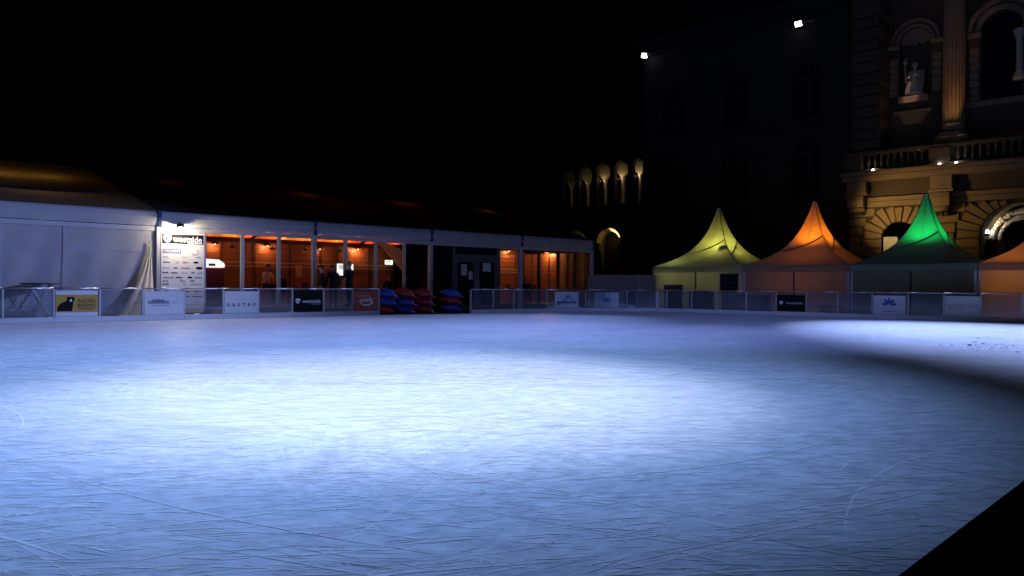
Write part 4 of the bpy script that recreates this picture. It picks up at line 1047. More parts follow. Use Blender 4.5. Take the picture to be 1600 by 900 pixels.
# things seen at the yellow tent and behind the right barrier
x, z1 = RR.hit(1138, 429, TO - .1); z0 = RR.hit(1138, 456, TO - .1)[1]
t = empty('serving_hatch', RR.w(x, TO - .02, z0), RR.rz, 'dark serving hatch with shelves in the yellow tent wall', 'hatch')
b = B(); b.box(-.42, .42, .0, .04, 0, z1 - z0); b.build('opening', M['black'], t)
for k in range(3):
    b = B(); b.box(-.42, .42, -.03, -.002, (z1 - z0) * (.28 + .24 * k), (z1 - z0) * (.28 + .24 * k) + .03); b.build('shelf', M['navy'], t)
b = B(); b.plate([[(-.47, -.05), (.47, -.05), (.47, z1 - z0 + .05), (-.47, z1 - z0 + .05)], [(-.425, -.005), (.425, -.005), (.425, z1 - z0 + .005), (-.425, z1 - z0 + .005)]], -.02, .03); b.build('frame', M['dark_metal'], t)
def crate(px, off, w_, h_, lab, m='dark_metal'):
    t = empty('storage_crate', RR.w(RR.x(px, off), off, 0), RR.rz, lab, 'crate')
    b = B(); b.box(-w_ / 2, w_ / 2, -.3, .3, .05, h_); b.build('body', M[m], t, bevel=.02)
    b = B(); b.box(-w_ / 2 - .02, w_ / 2 + .02, -.32, .32, h_ + .002, h_ + .06); b.build('lid', M[m], t, bevel=.01)
    for s in (-1, 1):
        b = B(); b.box(s * w_ * .4 - .05, s * w_ * .4 + .05, -.28, .28, 0, .05); b.build('skid', M['wood_dark'], t)
crate(1052, .9, .7, 1.25, 'tall dark crate at the left of the yellow tent')
crate(1096, .9, 1.0, .95, 'dark crate behind the barrier before the yellow tent')
crate(1146, .9, .9, .85, 'dark crate before the serving hatch')
crate(1184, .8, 1.0, .80, 'dark crate left of the black banner before the orange tent')
t = empty('trestle_table', RR.w(RR.x(1292, .9), .9, 0), RR.rz, 'narrow dark trestle table before the orange tent', 'table')
b = B(); b.box(-.62, .62, -.22, .22, .40, .44); b.build('table_top', M['wood_dark'], t, bevel=.008)
for s in (-.18, .10):
    b = B(); b.tube([(s, -.16, 0), (s, -.16, .40)], .025, 6); b.tube([(s, .16, 0), (s, .16, .40)], .025, 6); b.tube([(s, -.16, .2), (s, .16, .2)], .018, 6); b.build('trestle', M['dark_metal'], t)

# ================================================================== the dark tower with the floodlights
def block(name, x0, x1, y0, y1, z0, z1, m, parent, bevel=0):
    b = B(); b.box(x0, x1, y0, y1, z0, z1); return b.build(name, M[m], parent, bevel=bevel)
TWO = 12.6
tx0, tx1 = RR.x(1003, TWO), RR.x(1322, TWO)
tw = empty('stone_tower', RR.w(0, TWO, 0), RR.rz, 'unlit dark stone tower behind the yellow and orange tents', 'building')
cols = [tx0 + (tx1 - tx0) * f for f in (.17, .5, .83)]
holes = []
for cx in cols:
    for z0, zs, hw in ((1.2, 4.2, .9), (6.6, 9.2, .85), (11.2, 13.6, .85)): holes.append(arch_loop(cx - hw, cx + hw, z0, zs, 10))
b = B(); b.plate([[(tx0, 0), (tx1, 0), (tx1, 17.6), (tx0, 17.6)]] + holes, 0, .6); b.build('front_wall', M['stone_unlit'], tw)
for cx in cols:
    for z0, zs, hw in ((1.2, 4.2, .9), (6.6, 9.2, .85), (11.2, 13.6, .85)):
        b = B(); b.plate([arch_loop(cx - hw - .02, cx + hw + .02, z0 - .02, zs, 10)], .38, .42); wn_ = b.build('window', M['window_dark'], tw)
        b = B(); b.box(cx - .04, cx + .04, .30, .375, z0, zs + hw); b.box(cx - hw, cx + hw, .30, .37, zs - .04, zs + .04); b.build('glazing_bar', M['wood_dark'], wn_)
        b = B(); b.box(cx - hw - .15, cx + hw + .15, -.16, .1, z0 - .22, z0 - .01); b.build('sill', M['stone_unlit'], wn_)
        b = B(); b.plate([arc(cx, zs, hw + .32, 0, 180, 14) + arc(cx, zs, hw + .02, 180, 0, 14)], -.07, .02); b.build('arch_surround', M['stone_unlit'], wn_)
block('side_wall', tx0, tx0 + .6, .601, 13, 0, 17.6, 'stone_unlit', tw); block('side_wall', tx1 - .6, tx1, .601, 13, 0, 17.6, 'stone_unlit', tw); block('rear_wall', tx0, tx1, 13.001, 13.6, 0, 17.6, 'stone_unlit', tw)
for z, h, d in ((5.6, .35, .22), (10.3, .35, .25), (16.9, .30, .3), (17.61, .45, .65)):
    block('string_course', tx0 - d, tx1 + .0, -d, 13.6, z, z + h, 'stone_unlit', tw, .03)
b = B(); a0, a1, c0, c1 = tx0 - .3, tx1 - .05, -.3, 13.6
vs = [b.bm.verts.new(v) for v in ((a0, c0, 18.07), (a1, c0, 18.07), (a1, c1, 18.07), (a0, c1, 18.07), (a0 + 3.5, c0 + 4, 22.5), (a1 - 3.5, c0 + 4, 22.5), (a1 - 3.5, c1 - 4, 22.5), (a0 + 3.5, c1 - 4, 22.5))]
for f in ((0, 1, 5, 4), (1, 2, 6, 5), (2, 3, 7, 6), (3, 0, 4, 7), (4, 5, 6, 7), (3, 2, 1, 0)): b.bm.faces.new([vs[i] for i in f])
b.build('roof', M['slate'], tw)

def floodlight(loc, aim, label, mount):
    t = empty('floodlight', loc, 0, label, 'floodlight', 'rink floodlights')
    d = (Vector(aim) - Vector(loc)).normalized(); q = d.to_track_quat('-Z', 'Y')
    MM = q.to_matrix().to_4x4()
    b = B(); b.box(-.22, .22, -.17, .17, .05, .22, MM); b.build('housing', M['dark_metal'], t, bevel=.02)
    b = B(); b.box(-.19, .19, -.145, .145, .03, .045, MM); b.build('lens', M['flood_face'], t)
    b = B(); b.box(-.23, .23, .16, .175, -.14, .08, MM); b.build('visor', M['white_metal'], t)
    for s_ in (-1, 1):
        b = B(); b.box(s_ * .24 - .012, s_ * .24 + .012, -.03, .03, .08, .36, MM); b.build('yoke_arm', M['dark_metal'], t)
    mp = Vector(mount) - Vector(loc)
    b = B(); b.tube([MM @ Vector((0, 0, .34)), mp], .04, 8); b.build('bracket', M['galv'], t)
    return t
def fl_mount(k, yy):
    p = Vector(FLOODS[k]); x = (p - RR.o).dot(RR.ex); return RR.w(x + .8, yy, p.z + .1)
for k in (0, 1):
    lt = [o for o in S.objects if o.type == 'LIGHT' and o.name.startswith('flood_light')][k]
floodlight(FLOODS[0], FLOOD_AIM[0], 'lit floodlight at the left end of the dark tower top', fl_mount(0, TWO))
floodlight(FLOODS[1], FLOOD_AIM[1], 'lit floodlight further right and higher in the picture on the dark tower', fl_mount(1, TWO))
for o in [o for o in S.objects if o.type == 'LIGHT' and o.name.startswith('flood_light')]:
    d = (o.matrix_basis.to_quaternion() @ Vector((0, 0, -1))); o.location = Vector(o.location) + d * .35      # beam leaves from before the lens
# added mast behind the camera, never in view
mt = empty('added_light_mast', (2.1, -2.6, 0), 0, 'tall mast behind the camera carrying three floodlights', 'mast')
b = B(); b.tube([(0, 0, -.06), (0, 0, 21.0)], [.20, .08], 10); b.build('pole', M['galv'], mt, smooth=True)
b = B(); b.lathe([(.30, -.06), (.30, -.02), (.16, .03)], 12); b.build('base_plate', M['galv'], mt)
b = B(); b.tube([(-.8, .0, 20.6), (.8, .0, 20.6)], .05, 8); b.build('arm', M['galv'], mt)
for k_, wh in ((3, 'middle'), (4, 'left'), (5, 'right')):
    floodlight(FLOODS[k_], FLOOD_AIM[k_], wh + ' floodlight on the mast behind the camera', (FLOODS[k_][0], -2.6, 20.6))
m2 = empty('added_light_mast', (38.8, 26.6, 0), 0, 'tall mast beyond the right edge carrying a floodlight', 'mast')
b = B(); b.tube([(0, 0, -.06), (0, 0, 17.4)], [.18, .08], 10); b.build('pole', M['galv'], m2, smooth=True)
b = B(); b.lathe([(.36, -.06), (.36, -.02), (.2, .03)], 12); b.build('base_plate', M['galv'], m2)
floodlight(FLOODS[2], FLOOD_AIM[2], 'floodlight on the mast beyond the right edge', (38.75, 26.5, 17.2))

# ================================================================== palace front on the right
LO, MO = 13.0, 15.0
pl = empty('palace_front', RR.w(0, 0, 0), RR.rz, 'dimly lit sandstone palace front with arches, column and balustrade behind the green tent', 'building')
bx0, bx1 = RR.x(1322, LO) + .02, RR.x(1790, LO)
def P(px, py, off): return RR.hit(px, py, off)
# lower storey with two arches
a1c = RR.x(1404, LO); a1r = RR.x(1432, LO) - a1c; a1s = P(1404, 372, LO)[1]
a2c = RR.x(1592, LO); a2r = a2c - RR.x(1530, LO); a2s = P(1530, 372, LO)[1]
ZC = 7.55
b = B(); b.plate([[(bx0, 0), (bx1, 0), (bx1, ZC), (bx0, ZC)], arch_loop(a1c - a1r, a1c + a1r, .05, a1s), arch_loop(a2c - a2r, a2c + a2r, .06, a2s, 24)], LO + .10, LO + 1.3)
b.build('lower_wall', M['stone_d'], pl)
# rusticated stones: coursed blocks and voussoirs, each its own piece with open joints
z_top = P(1400, 322, LO)[1]
ch = .52; nrow = int((z_top - 1.4) / ch); zr0 = z_top - nrow * ch
V1, V2 = a1r + 1.05, a2r + 1.15
def stone(poly, y0, y1):
    b = B(); b.plate([poly], y0, y1); q = b.build('stone', M['stone'], pl, bevel=.035, seg=1)
for r_ in range(nrow):
    z0, z1 = zr0 + r_ * ch, zr0 + (r_ + 1) * ch; zm = (z0 + z1) / 2
    def excl(c, rr, zs):
        if zm < zs: return rr
        h = zm - zs
        return math.sqrt(max(0, rr * rr - h * h)) if h < rr else 0
    e1, e2 = excl(a1c, V1, a1s), excl(a2c, V2, a2s)
    spans = []
    cuts_ = [bx0]
    if e1: cuts_ += [a1c - e1, a1c + e1]
    if e2: cuts_ += [a2c - e2, a2c + e2]
    cuts_ += [bx1 - 2]
    for i in range(0, len(cuts_) - 1, 2):
        x0, x1 = cuts_[i], cuts_[i + 1]
        if x1 - x0 < .15: continue
        n = max(1, round((x1 - x0) / 1.15)); off = .3 if r_ % 2 else 0
        xs = [x0] + [x0 + (x1 - x0) * (k + off) / n for k in range(1, n)] + [x1]
        for xa, xb in zip(xs, xs[1:]):
            yj = LO - random.uniform(.0, .03)
            stone([(xa + .022, z0 + .03), (xb - .022, z0 + .03), (xb - .022, z1 - .03), (xa + .022, z1 - .03)], yj, LO + .098)
for c, r0, r1, zs, n in ((a1c, a1r, V1, a1s, 11), (a2c, a2r, V2, a2s, 17)):
    for k in range(n):
        t0, t1 = 180 * k / n + 1.2 * (9 / n), 180 * (k + 1) / n - 1.2 * (9 / n)
        r1k = r1 if k % 2 else r1 - .12
        r1k = min(r1k, (z_top - zs - .04) / max(.05, math.sin(R((t0 + t1) / 2))) ) if math.sin(R((t0 + t1) / 2)) > .3 else r1k
        if r1k < r0 + .2: continue
        stone(arc(c, zs, r0 + .005, t0, t1, 3) + arc(c, zs, r1k - .02, t1, t0, 3), LO - .03 - (.06 if k == n // 2 else 0) - random.uniform(0, .02), LO + .098)
    for s_ in (-1, 1):                                  # jamb stones below the springing
        for q in range(int(zs / ch)):
            z1 = zs - q * ch; xa = c + s_ * (r0 + .005); xb = c + s_ * (r1 - .03)
            if z1 - ch < .3: continue
            stone([(min(xa, xb), z1 - ch + .03), (max(xa, xb), z1 - ch + .03), (max(xa, xb), z1 - .03), (min(xa, xb), z1 - .03)], LO - .02, LO + .098)
# architrave bands, cornice, balustrade
for z0, z1, d in ((z_top + .02, z_top + .30, .10), (z_top + .31, z_top + .55, .16)):
    block('architrave', bx0, bx1, LO - d, LO + .099, z0, z1, 'stone', pl, .02)
zc0 = P(1330, 284, LO - .7)[1]; zc1 = P(1330, 269, LO - .9)[1]
block('frieze', bx0, bx1, LO + .02, LO + .098, z_top + .56, zc0 - .01, 'stone_d', pl)
block('cornice', bx0 - .1, bx1, LO - .62, LO + 1.2, zc0, zc0 + (zc1 - zc0) * .55, 'stone', pl, .04)
block('cornice', bx0 - .15, bx1, LO - .90, LO + 2.1, zc0 + (zc1 - zc0) * .56, zc1, 'stone', pl, .04)
bz = zc1 + .003
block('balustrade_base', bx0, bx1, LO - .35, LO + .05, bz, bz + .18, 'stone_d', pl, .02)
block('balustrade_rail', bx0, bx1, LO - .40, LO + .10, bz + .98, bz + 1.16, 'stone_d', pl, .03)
BAL = None
b = B(); b.lathe([(.10, 0), (.10, .06), (.05, .10), (.09, .22), (.11, .34), (.06, .58), (.05, .66), (.09, .72), (.09, .795)], 10); BAL = b.mesh('baluster', True)
nbal = 34
for k in range(nbal):
    x = bx0 + 1.2 + k * .34
    if abs(x - RR.x(1468, LO)) < .55: continue
    link('baluster', BAL, M['stone_d'], pl, (x, LO - .15, bz + .182))
for p in (1335, 1468):
    x = RR.x(p, LO); block('balustrade_pier', x - .48, x + .48, LO - .46, LO + .12, bz + .181, bz + .979, 'stone_d', pl, .03)
# consoles under the cornice
for p in (1338, 1470):
    x = RR.x(p, LO - .3); zt_ = zc0 - .01; z2 = P(p, 336, LO - .3)[1]; hh = zt_ - z2
    cs = bpy.data.objects.new('console', None)
    b = B(); b.box(x - .52, x + .52, LO - .50, LO - .17, zt_ - hh * .34, zt_); cs = b.build('console', M['stone'], pl, bevel=.03)
    b = B(); b.box(x - .60, x + .60, LO - .56, LO - .165, zt_ - hh * .42, zt_ - hh * .345); b.build('moulding', M['stone'], cs, bevel=.02)
    b = B(); b.plate([ [(-.50, 0), (-.38, 0), (0, 0), (0, hh * .34), (-.44, hh * .34), (-.52, hh * .2)] ], x - .44, x + .44); q = b.build('scroll', M['stone'], cs, bevel=.02)
    for v in q.data.vertices: v.co = Vector((v.co.y, LO - .17 + v.co.x, zt_ - hh * .77 + v.co.z))
    b = B(); b.tube([(x - .40, LO - .30, zt_ - hh * .82), (x + .40, LO - .30, zt_ - hh * .82)], .17, 12); b.build('volute', M['stone'], cs, smooth=True)
    b = B(); b.tube([(x, LO - .51, zt_ - hh * .18), (x, LO - .54, zt_ - hh * .18)], .17, 16); b.build('roundel', M['stone'], cs)
    for q in range(3):
        b = B(); b.ell((x + (q - 1) * .24, LO - .26, zt_ - hh * .97), (.12, .10, .14)); b.build('leaf', M['stone_d'], cs, smooth=True)
# vault behind the wide arch, its carved inner arch and two small lamps
b = B(); b.plate([[(a2c - a2r - 1.5, 0), (a2c + a2r + 1.5, 0), (a2c + a2r + 1.5, a2s + a2r + .6), (a2c - a2r - 1.5, a2s + a2r + .6)], arch_loop(a2c - a2r * .55, a2c + a2r * .55, .07, a2s, 16)], LO + 2.0, LO + 2.4)
b.build('inner_wall', M['stone_d'], pl)
for r_, sz in ((a2r * .86, .17), (a2r * .66, .15)):
    n = 26
    for k in range(n):
        a = R(180 * (k + .5) / n); x, z = a2c + r_ * math.cos(a), a2s + r_ * math.sin(a)
        b = B(); b.ell((x, LO + 1.92, z), (sz * random.uniform(.7, 1.1), .14, sz * random.uniform(.7, 1.1)), None, 7, 5); b.build('carved_boss', M['statue'], pl, smooth=False)
lx_, lz_ = P(1540, 363, LO + 1.5); 
def small_lamp(px, py, off, label, e, aim, r=.10, group=None, angle=150):
    x, z = P(px, py, off); t = empty('accent_lamp', RR.w(x, off, z), RR.rz, label, 'lamp', 'small lamps on the palace front')
    b = B(); b.ell((0, 0, 0), (r, r * .8, r)); b.build('lens', M['bulb_white'], t, smooth=True)
    b = B(); b.lathe([(r * 1.15, -r * 1.1), (r * 1.2, -r * .4), (r * .6, -r * .35)], 10); b.build('housing', M['dark_metal'], t)
    if e: light('SPOT', RR.w(x, off - .0, z + r * 1.6), e, (1, .74, .42), .06, aim, angle, .8, name='lamp_light')
    return t
small_lamp(1540, 363, LO + 1.5, 'bright small lamp low inside the wide palace arch', 60, RR.w(a2c, LO + 1.95, a2s + a2r), .16, angle=110)
small_lamp(1572, 314, LO + 1.2, 'small lamp near the crown of the wide palace arch', 0, None, .10)
# upper wall with niche and arched window
uz0 = zc1 + .002
nx = RR.x(1427, MO); nr = RR.x(1452, MO) - nx; nz0 = P(1427, 152, MO)[1]; nzs = P(1427, 66, MO)[1]
wx = RR.x(1562, MO); wr = wx - RR.x(1530, MO); wz0 = P(1562, 158, MO)[1]; wzs = P(1530, 50, MO)[1]
ux0, ux1 = RR.x(1376, MO), RR.x(1790, MO)
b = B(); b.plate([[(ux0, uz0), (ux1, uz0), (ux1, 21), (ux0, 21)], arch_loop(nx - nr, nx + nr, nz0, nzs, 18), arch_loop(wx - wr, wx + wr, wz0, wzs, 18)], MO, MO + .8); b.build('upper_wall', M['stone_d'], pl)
# niche back and shell
def nb_f(u, v):
    a = math.pi * u; z = nz0 + (nzs - nz0) * v
    return (nx - nr * math.cos(a), MO + .1 + nr * .9 * math.sin(a), z)
b = B(); b.grid(nb_f, 16, 6); b.build('niche_back', M['stone_d'], pl, smooth=True)
for k in range(9):
    a0, a1 = math.pi * k / 9, math.pi * (k + 1) / 9
    def sh(u, v, a0=a0, a1=a1):
        a = a0 + (a1 - a0) * u; f = v * math.pi / 2; rb_ = nr * (1 - .06 * abs(math.sin(math.pi * u)) )
        return (nx - rb_ * math.cos(a) * (1 - .0 * v) * math.cos(f * 0) * (.15 + .85 * v), MO + .15 + nr * .85 * (1 - v) , nzs + rb_ * math.sin(a) * (.15 + .85 * v))
    b = B(); b.grid(sh, 5, 6); b.build('shell_rib', M['stone'], pl, smooth=True)
def surround(c, r0, r1, zs, y0, name='arch_moulding', m='stone'):
    b = B(); b.plate([arc(c, zs, r1, 0, 180, 20) + arc(c, zs, r0, 180, 0, 20)], y0, MO - .002); b.build(name, M[m], pl)
surround(nx, nr + .30, nr + .46, nzs, MO - .14); surround(nx, nr + .02, nr + .16, nzs, MO - .08)
surround(wx, wr + .02, wr + .30, wzs, MO - .10); surround(wx, wr + .42, wr + .62, wzs, MO - .20)
for c, r_, zs in ((nx, nr, nzs), (wx, wr, wzs)):
    for s_ in (-1, 1):
        block('impost', c + s_ * (r_ + .32) - .34, c + s_ * (r_ + .32) + .34, MO - .22, MO - .001, zs - .30, zs - .05, 'stone', pl, .03)
        block('pilaster_capital', c + s_ * (r_ + .30) - .24, c + s_ * (r_ + .30) + .24, MO - .14, MO - .001, zs - .75, zs - .31, 'stone_d', pl, .05)
        zz = zs - .80; 
        while zz - .42 > (nz0 if c == nx else wz0):
            block('pilaster_block', c + s_ * (r_ + .30) - .22, c + s_ * (r_ + .30) + .22, MO - .10, MO - .001, zz - .40, zz - .02, 'stone', pl, .03); zz -= .44
# statue ledge and bracket
z0, z1 = P(1427, 158, MO - .3)[1], P(1427, 148, MO - .3)[1]
block('statue_ledge', nx - nr * 1.0, nx + nr * .9, MO - .30, MO + nr * .6, z0, z1, 'stone', pl, .04)
zb1 = P(1420, 172, MO - .35)[1]; zb0 = P(1420, 193, MO - .35)[1]
block('bracket_slab', nx - nr * 1.25, nx + nr * 1.1, MO - .40, MO - .002, zb1 - .16, zb1, 'stone', pl, .03)
b = B(); b.plate([[(nx - nr * 1.0, zb1 - .17), (nx + nr * .9, zb1 - .17), (nx + nr * .55, zb0), (nx - nr * .6, zb0)]], MO - .28, MO - .003); b.build('bracket', M['stone'], pl, bevel=.04)
b = B(); b.plate([[(wx - wr - .9, 0), (wx + wr + 4, 0), (wx + wr + 4, .30), (wx - wr - .9, .30)]], MO - .30, MO - .002); b.build('window_sill', M['stone'], pl, (0, 0, P(1530, 166, MO - .3)[1]), bevel=.03)
# window glass and its small columns
b = B(); b.plate([arch_loop(wx - wr - .02, wx + wr + .02, wz0, wzs, 16)], MO + .5, MO + .54); win = b.build('window', M['window_dark'], pl)
for p in (1590,):
    x = RR.x(p, MO + .1); zt_ = P(p, 46, MO + .1)[1]; zb_ = P(p, 124, MO + .1)[1]
    b = B(); b.lathe([(.30, 0), (.30, .18), (.22, .24), (.26, .34), (.17, .44), (.15, zt_ - zb_ - .6), (.16, zt_ - zb_ - .55), (.28, zt_ - zb_ - .2), (.32, zt_ - zb_)], 14, (x, MO + .1, zb_)); b.build('colonnette', M['statue'], win, smooth=True)
# quoined corner between tower and niche
qx0, qx1 = RR.x(1322, 13.2) + .05, RR.x(1374, 13.2)
zz = zc1 + 1.3; k = 0
while zz < 19:
    block('quoin', qx0, qx1 - (.12 if k % 2 else 0), 13.2 + (.0 if k % 2 else -.02), MO + .6, zz + .03, zz + .60, 'stone_d', pl, .06); zz += .63; k += 1
# the great fluted column on its base
cx_ = RR.x(1488, MO - .75); cy_ = MO - .75; zsh = P(1488, 192, cy_)[1]; zbs = P(1488, 224, cy_)[1]; cr = (RR.x(1506, cy_) - RR.x(1470, cy_)) / 2
b = B(); nfl = 20; rings = []
for i in range(13):
    f = i / 12; z = zsh + (21 - zsh) * f; rg = []
    for q in range(nfl * 4):
        a = 2 * math.pi * q / (nfl * 4); dd = (0, .055, .075, .055)[q % 4]; r_ = cr * (1 - .10 * f) * (1 - dd)
        rg.append(b.bm.verts.new((cx_ + r_ * math.cos(a), cy_ + r_ * math.sin(a), z)))
    rings.append(rg)
for a_, c_ in zip(rings, rings[1:]):
    for q in range(nfl * 4): b.bm.faces.new((a_[q], a_[(q + 1) % (nfl * 4)], c_[(q + 1) % (nfl * 4)], c_[q]))
b.bm.faces.new(rings[0][::-1]); b.bm.faces.new(rings[-1])
clm = b.build('column', M['stone'], pl)
hb = zsh - zbs
b = B(); b.lathe([(cr * 1.0, 0), (cr * 1.10, -hb * .05), (cr * 1.16, -hb * .14), (cr * 1.10, -hb * .24), (cr * 1.02, -hb * .30), (cr * 1.05, -hb * .42), (cr * 1.26, -hb * .46), (cr * 1.36, -hb * .58), (cr * 1.26, -hb * .68)][::-1], 32, (cx_, cy_, zsh - .002)); b.build('base_moulding', M['stone'], clm, smooth=True)
b = B(); b.box(cx_ - cr * 1.45, cx_ + cr * 1.45, cy_ - cr * 1.45, MO - .01, zbs - .25, zsh - hb * .69 - .004); b.build('plinth', M['stone'], clm, bevel=.03)
b = B(); b.box(cx_ - cr * 1.6, cx_ + cr * 1.6, cy_ - cr * 1.6, MO - .01, zc1 + .004, zbs - .252); b.build('pedestal', M['stone_d'], clm, bevel=.04)
# small lamps along the cornice at the column and niche
lo = LO - .55
small_lamp(1364, 266, lo, 'small lamp on the cornice left of the niche', 1.2, RR.w(nx - .6, MO - .5, 14), .07)
small_lamp(1468, 257, lo, 'small lamp on the cornice left of the column foot', 1, RR.w(cx_, cy_, 14), .07, angle=60)
small_lamp(1494, 255, lo, 'small lamp on the cornice right of the column foot', 1.2, RR.w(cx_ + .1, cy_ - .3, 13.5), .08, angle=60)
for dx, e in ((-.35, 260), (.5, 200)):  # added uplights hidden behind the balustrade to light the column
    light('SPOT', RR.w(cx_ + dx, LO + .12, bz + .9), e * 1.8, (1, .46, .11), .06, RR.w(cx_ + dx * .2, cy_ - cr * .7, 14.5), 34, .9, name='lamp_light')
    b = B(); b.box(-.1, .1, -.08, .08, 0, .2); b.build('uplight', M['dark_metal'], pl, (cx_ + dx, LO + .12, bz + .05))
# seated statue
st = person('statue', RR, 1427, MO + .15, P(1427, 148, MO)[1] + .003, RR.rz + R(185), 'pale seated stone statue with a raised staff in the palace niche', 'sit', height=2.35, lean=.1, arms='hold', single='statue', cat='statue')
def robe(u, v):
    a = math.pi * (1.0 * u); fold = .04 * math.sin(u * 34) * v
    return (.36 * math.cos(a) * (1 + .25 * v) + fold, .18 + (.52 + .10 * v) * math.sin(a) * (.75 + .35 * v) + fold * .5, .72 * (1 - v) + .02)
b = B(); b.grid(robe, 40, 8); b.build('robe', M['statue'], st, smooth=True)
b = B(); b.box(-.42, .42, -.40, .16, 0, .60); b.box(-.42, .42, -.46, -.38, .6, 1.5); b.build('throne', M['statue'], st, bevel=.03)
b = B(); b.tube([(.42, .30, .7), (.46, .34, 1.75)], .035, 8); b.ell((.46, .34, 1.82), (.11, .10, .13)); b.ell((.40, .34, 2.02), (.08, .05, .06)); b.build('staff', M['statue'], st, smooth=True)
light('SPOT', RR.w(nx - .9, LO - .2, zc1 + 1.6), 330, (1, .66, .44), .06, RR.w(nx, MO, P(1427, 133, MO)[1]), 17, .7, name='lamp_light')  # added spot without a fixture to brighten the statue
light('SPOT', RR.w(nx + 1.0, LO + .2, bz + .4), 60, (1, .52, .28), .06, RR.w(qx1, LO + .6, 13.5), 70, 1.0, name='lamp_light')  # added warm spot without a fixture for quoins and niche
# added lamp on a pole, out of sight behind the orange tent, lights the rusticated wall
lx_ = RR.x(1278, 8.3); 
lp_ = empty('added_wall_lamp', RR.w(lx_, 8.3, 0), RR.rz, 'low street lamp hidden behind the orange tent', 'lamp')
b = B(); b.tube([(0, 0, -.06), (0, 0, 3.9)], [.07, .045], 8); b.build('pole', M['dark_metal'], lp_, smooth=True)
b = B(); b.lathe([(.05, 3.9), (.16, 4.0), (.20, 4.25), (.05, 4.40)], 10); b.build('lantern', M['bulb_warm'], lp_, smooth=True)
light('SPOT', RR.w(lx_ + .3, 8.6, 4.2), 950, (1, .62, .20), .12, RR.w(RR.x(1425, LO), LO, 5.6), 70, 1.0, name='lamp_light')
# white sign box above the tent beside the palace arch
x, z1 = P(1392, 370, LO - .3); z0 = P(1392, 384, LO - .3)[1]
t = empty('notice_box', RR.w(x, LO - .3, z0 - .8), RR.rz, 'pale notice box in front of the narrow palace arch', 'sign')
b = B(); b.box(-.36, .36, -.1, .1, .5, .8 + z1 - z0); b.build('box', M['lgrey_print'], t, bevel=.02)
for s_ in (-.3, .3):
    b = B(); b.tube([(s_, 0, -(z0 - .8) - .06), (s_, 0, .5)], .03, 6); b.build('post', M['galv'], t)

# ================================================================== arcaded wing far behind
AO = 30.0
ax0, ax1 = RR.x(780, AO), RR.x(1060, AO)
wg = empty('arcaded_wing', RR.w(0, 0, 0), RR.rz, 'dark wing with a row of lit upper arches left of the tower', 'building')
ups = []
for p, yt in ((861, 270), (887, 265), (913, 260), (941, 255.5), (969, 251.5), (997, 248)):
    x = RR.x(p, AO); hw = (RR.x(p + 10.5, AO) - RR.x(p - 10.5, AO)) / 2; zt_ = P(p, yt, AO)[1]
    ups.append((x, hw, zt_))
zbu = P(941, 320, AO)[1]
loops = [arch_loop(x - hw, x + hw, zbu, zt_ - hw, 12) for x, hw, zt_ in ups]
lows = []
for p, yt in ((902, 362), (954, 357.5)):
    x = RR.x(p, AO); hw = (RR.x(p + 15, AO) - RR.x(p - 15, AO)) / 2; zt_ = P(p, yt + 4, AO)[1]; lows.append((x, hw, zt_))
loops2 = [arch_loop(x - hw, x + hw, .05, zt_ - hw, 16) for x, hw, zt_ in lows]
b = B(); b.plate([[(ax0, 0), (ax1, 0), (ax1, 16.5), (ax0, 16.5)]] + loops + loops2, AO, AO + .5); b.build('front_wall', M['stone_d'], wg)
block('gallery_floor', ax0, ax1, AO + .502, AO + 4.5, zbu - .35, zbu - .02, 'stone_d', wg)
zce = max(z for _, _, z in ups) + .5
block('gallery_ceiling', ax0, ax1, AO + .502, AO + 4.5, zce, zce + .3, 'stone_unlit', wg)
block('gallery_back_wall', ax0, ax1, AO + 4.501, AO + 4.9, 0, zce + .3, 'stone_unlit', wg)
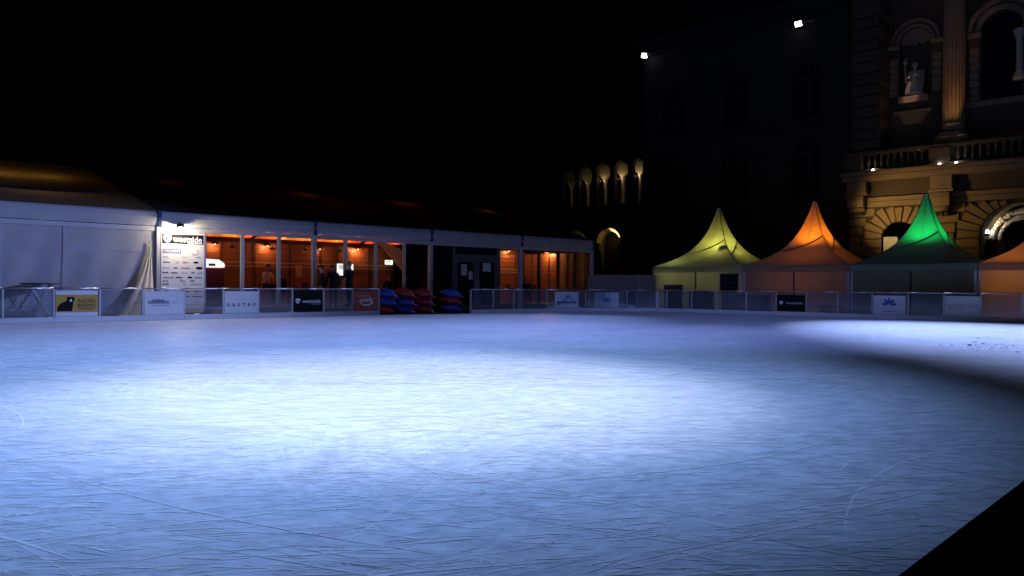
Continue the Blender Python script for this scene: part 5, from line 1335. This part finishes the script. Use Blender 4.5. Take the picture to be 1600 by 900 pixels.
for k, (x, hw, zt_) in enumerate(ups[1:]):
    zs = zt_ - hw; cx2 = x + hw * .30 - .85
    b = B(); b.plate([arc(x, zs, hw + .28, 0, 180, 12) + arc(x, zs, hw + .01, 180, 0, 12)], AO - .06, AO - .002); b.build('arch_surround', M['stone_d'], wg)
    # pale plate cut to the outline of the vault's glow, over each gallery column
    b = B(); b.plate([arc(cx2, zs, hw * 1.02, 0, 180, 12) + [(cx2 - hw * .85, zs - hw * .15), (cx2 - hw * .25, zs - hw * .75), (cx2 + hw * .25, zs - hw * .75), (cx2 + hw * .85, zs - hw * .15)]], AO + 1.15, AO + 1.4); b.build('vault_glow_plate', M['stone_in'], wg, bevel=.03)
    zcap = zs - hw * .76 - zbu
    b = B(); b.lathe([(.24, 0), (.24, .15), (.17, .25), (.15, zcap - .40), (.22, zcap - .1), (.27, zcap)], 12, (cx2, AO + 1.28, zbu)); b.build('gallery_column', M['stone_in'], wg, smooth=True)
    e = (.25, 1.6, 5.5, 8, 10)[k]
    light('POINT', RR.w(cx2 - hw * .2, AO + .72, zs - hw * .9), e, (1, .74, .36), .06, name='lamp_light')
    tl = empty('gallery_lamp', RR.w(cx2 - hw * .2, AO + .72, zs - hw * .9 - .12), RR.rz, ['faint', 'dim', 'middle', 'bright', 'brightest, rightmost'][k] + ' hanging lamp in the lit upper gallery', 'lamp')
    b = B(); b.lathe([(.02, .06), (.07, .0), (.05, -.05)], 10); b.build('shade', M['dark_metal'], tl)
    b = B(); b.tube([(0, 0, -.05), (0, 0, zbu - zs + hw * .9 + .12)], .012, 5); b.build('stand', M['dark_metal'], tl)
for k, (x, hw, zt_) in enumerate(lows):
    # splayed archivolt
    zs = zt_ - hw
    def sp(u, v, x=x, hw=hw, zs=zs):
        a = math.pi * u; r_ = hw * (1.25 - .27 * v); return (x + r_ * math.cos(a), AO - .45 + .47 * v, zs + r_ * math.sin(a))
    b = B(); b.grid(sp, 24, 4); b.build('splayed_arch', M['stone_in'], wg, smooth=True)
    b = B(); b.plate([arc(x, zs, hw * 1.45, 0, 180, 20) + arc(x, zs, hw * 1.252, 180, 0, 20)], AO - .46, AO - .002); b.build('arch_hood', M['stone_d'], wg)
    b = B(); b.plate([arch_loop(x - hw, x + hw, .05, zs, 12)], AO + .52, AO + .56); b.build('door_leaf', M['stone_unlit'], wg)
    block('impost', x + hw * .95, x + hw * 1.5, AO - .48, AO - .003, zs - .9, zs - .02, 'stone_d', wg, .05); block('impost', x - hw * 1.5, x - hw * .95, AO - .48, AO - .003, zs - .9, zs - .02, 'stone_d', wg, .05)
x, hw, zt_ = lows[1]
light('SPOT', RR.w(x + hw * .62, AO - .10, zt_ - hw + .05), 700, (1, .76, .26), .05, RR.w(x + hw * .75, AO - .22, zt_ + .2), 75, .8, name='lamp_light')
tl = empty('arch_lamp', RR.w(x + hw * .72, AO - .16, zt_ - hw - .02), RR.rz, 'small uplight at the foot of the lit lower arch', 'lamp')
b = B(); b.box(-.10, .10, -.1, .1, -.12, 0.0); b.build('housing', M['dark_metal'], tl)
x, hw, zt_ = lows[0]
light('SPOT', RR.w(x + hw * .62, AO - .10, zt_ - hw + .05), 3, (1, .80, .40), .05, RR.w(x + hw * .9, AO - .2, zt_ + .2), 120, .7, name='lamp_light')
b = B(); b.plate([[(ax0 - .5, 16.5), (ax1 + .5, 16.5), (ax1 - 1, 20), (ax0 + 2, 20)]], AO - .4, AO + 9); b.build('roof', M['slate'], wg)
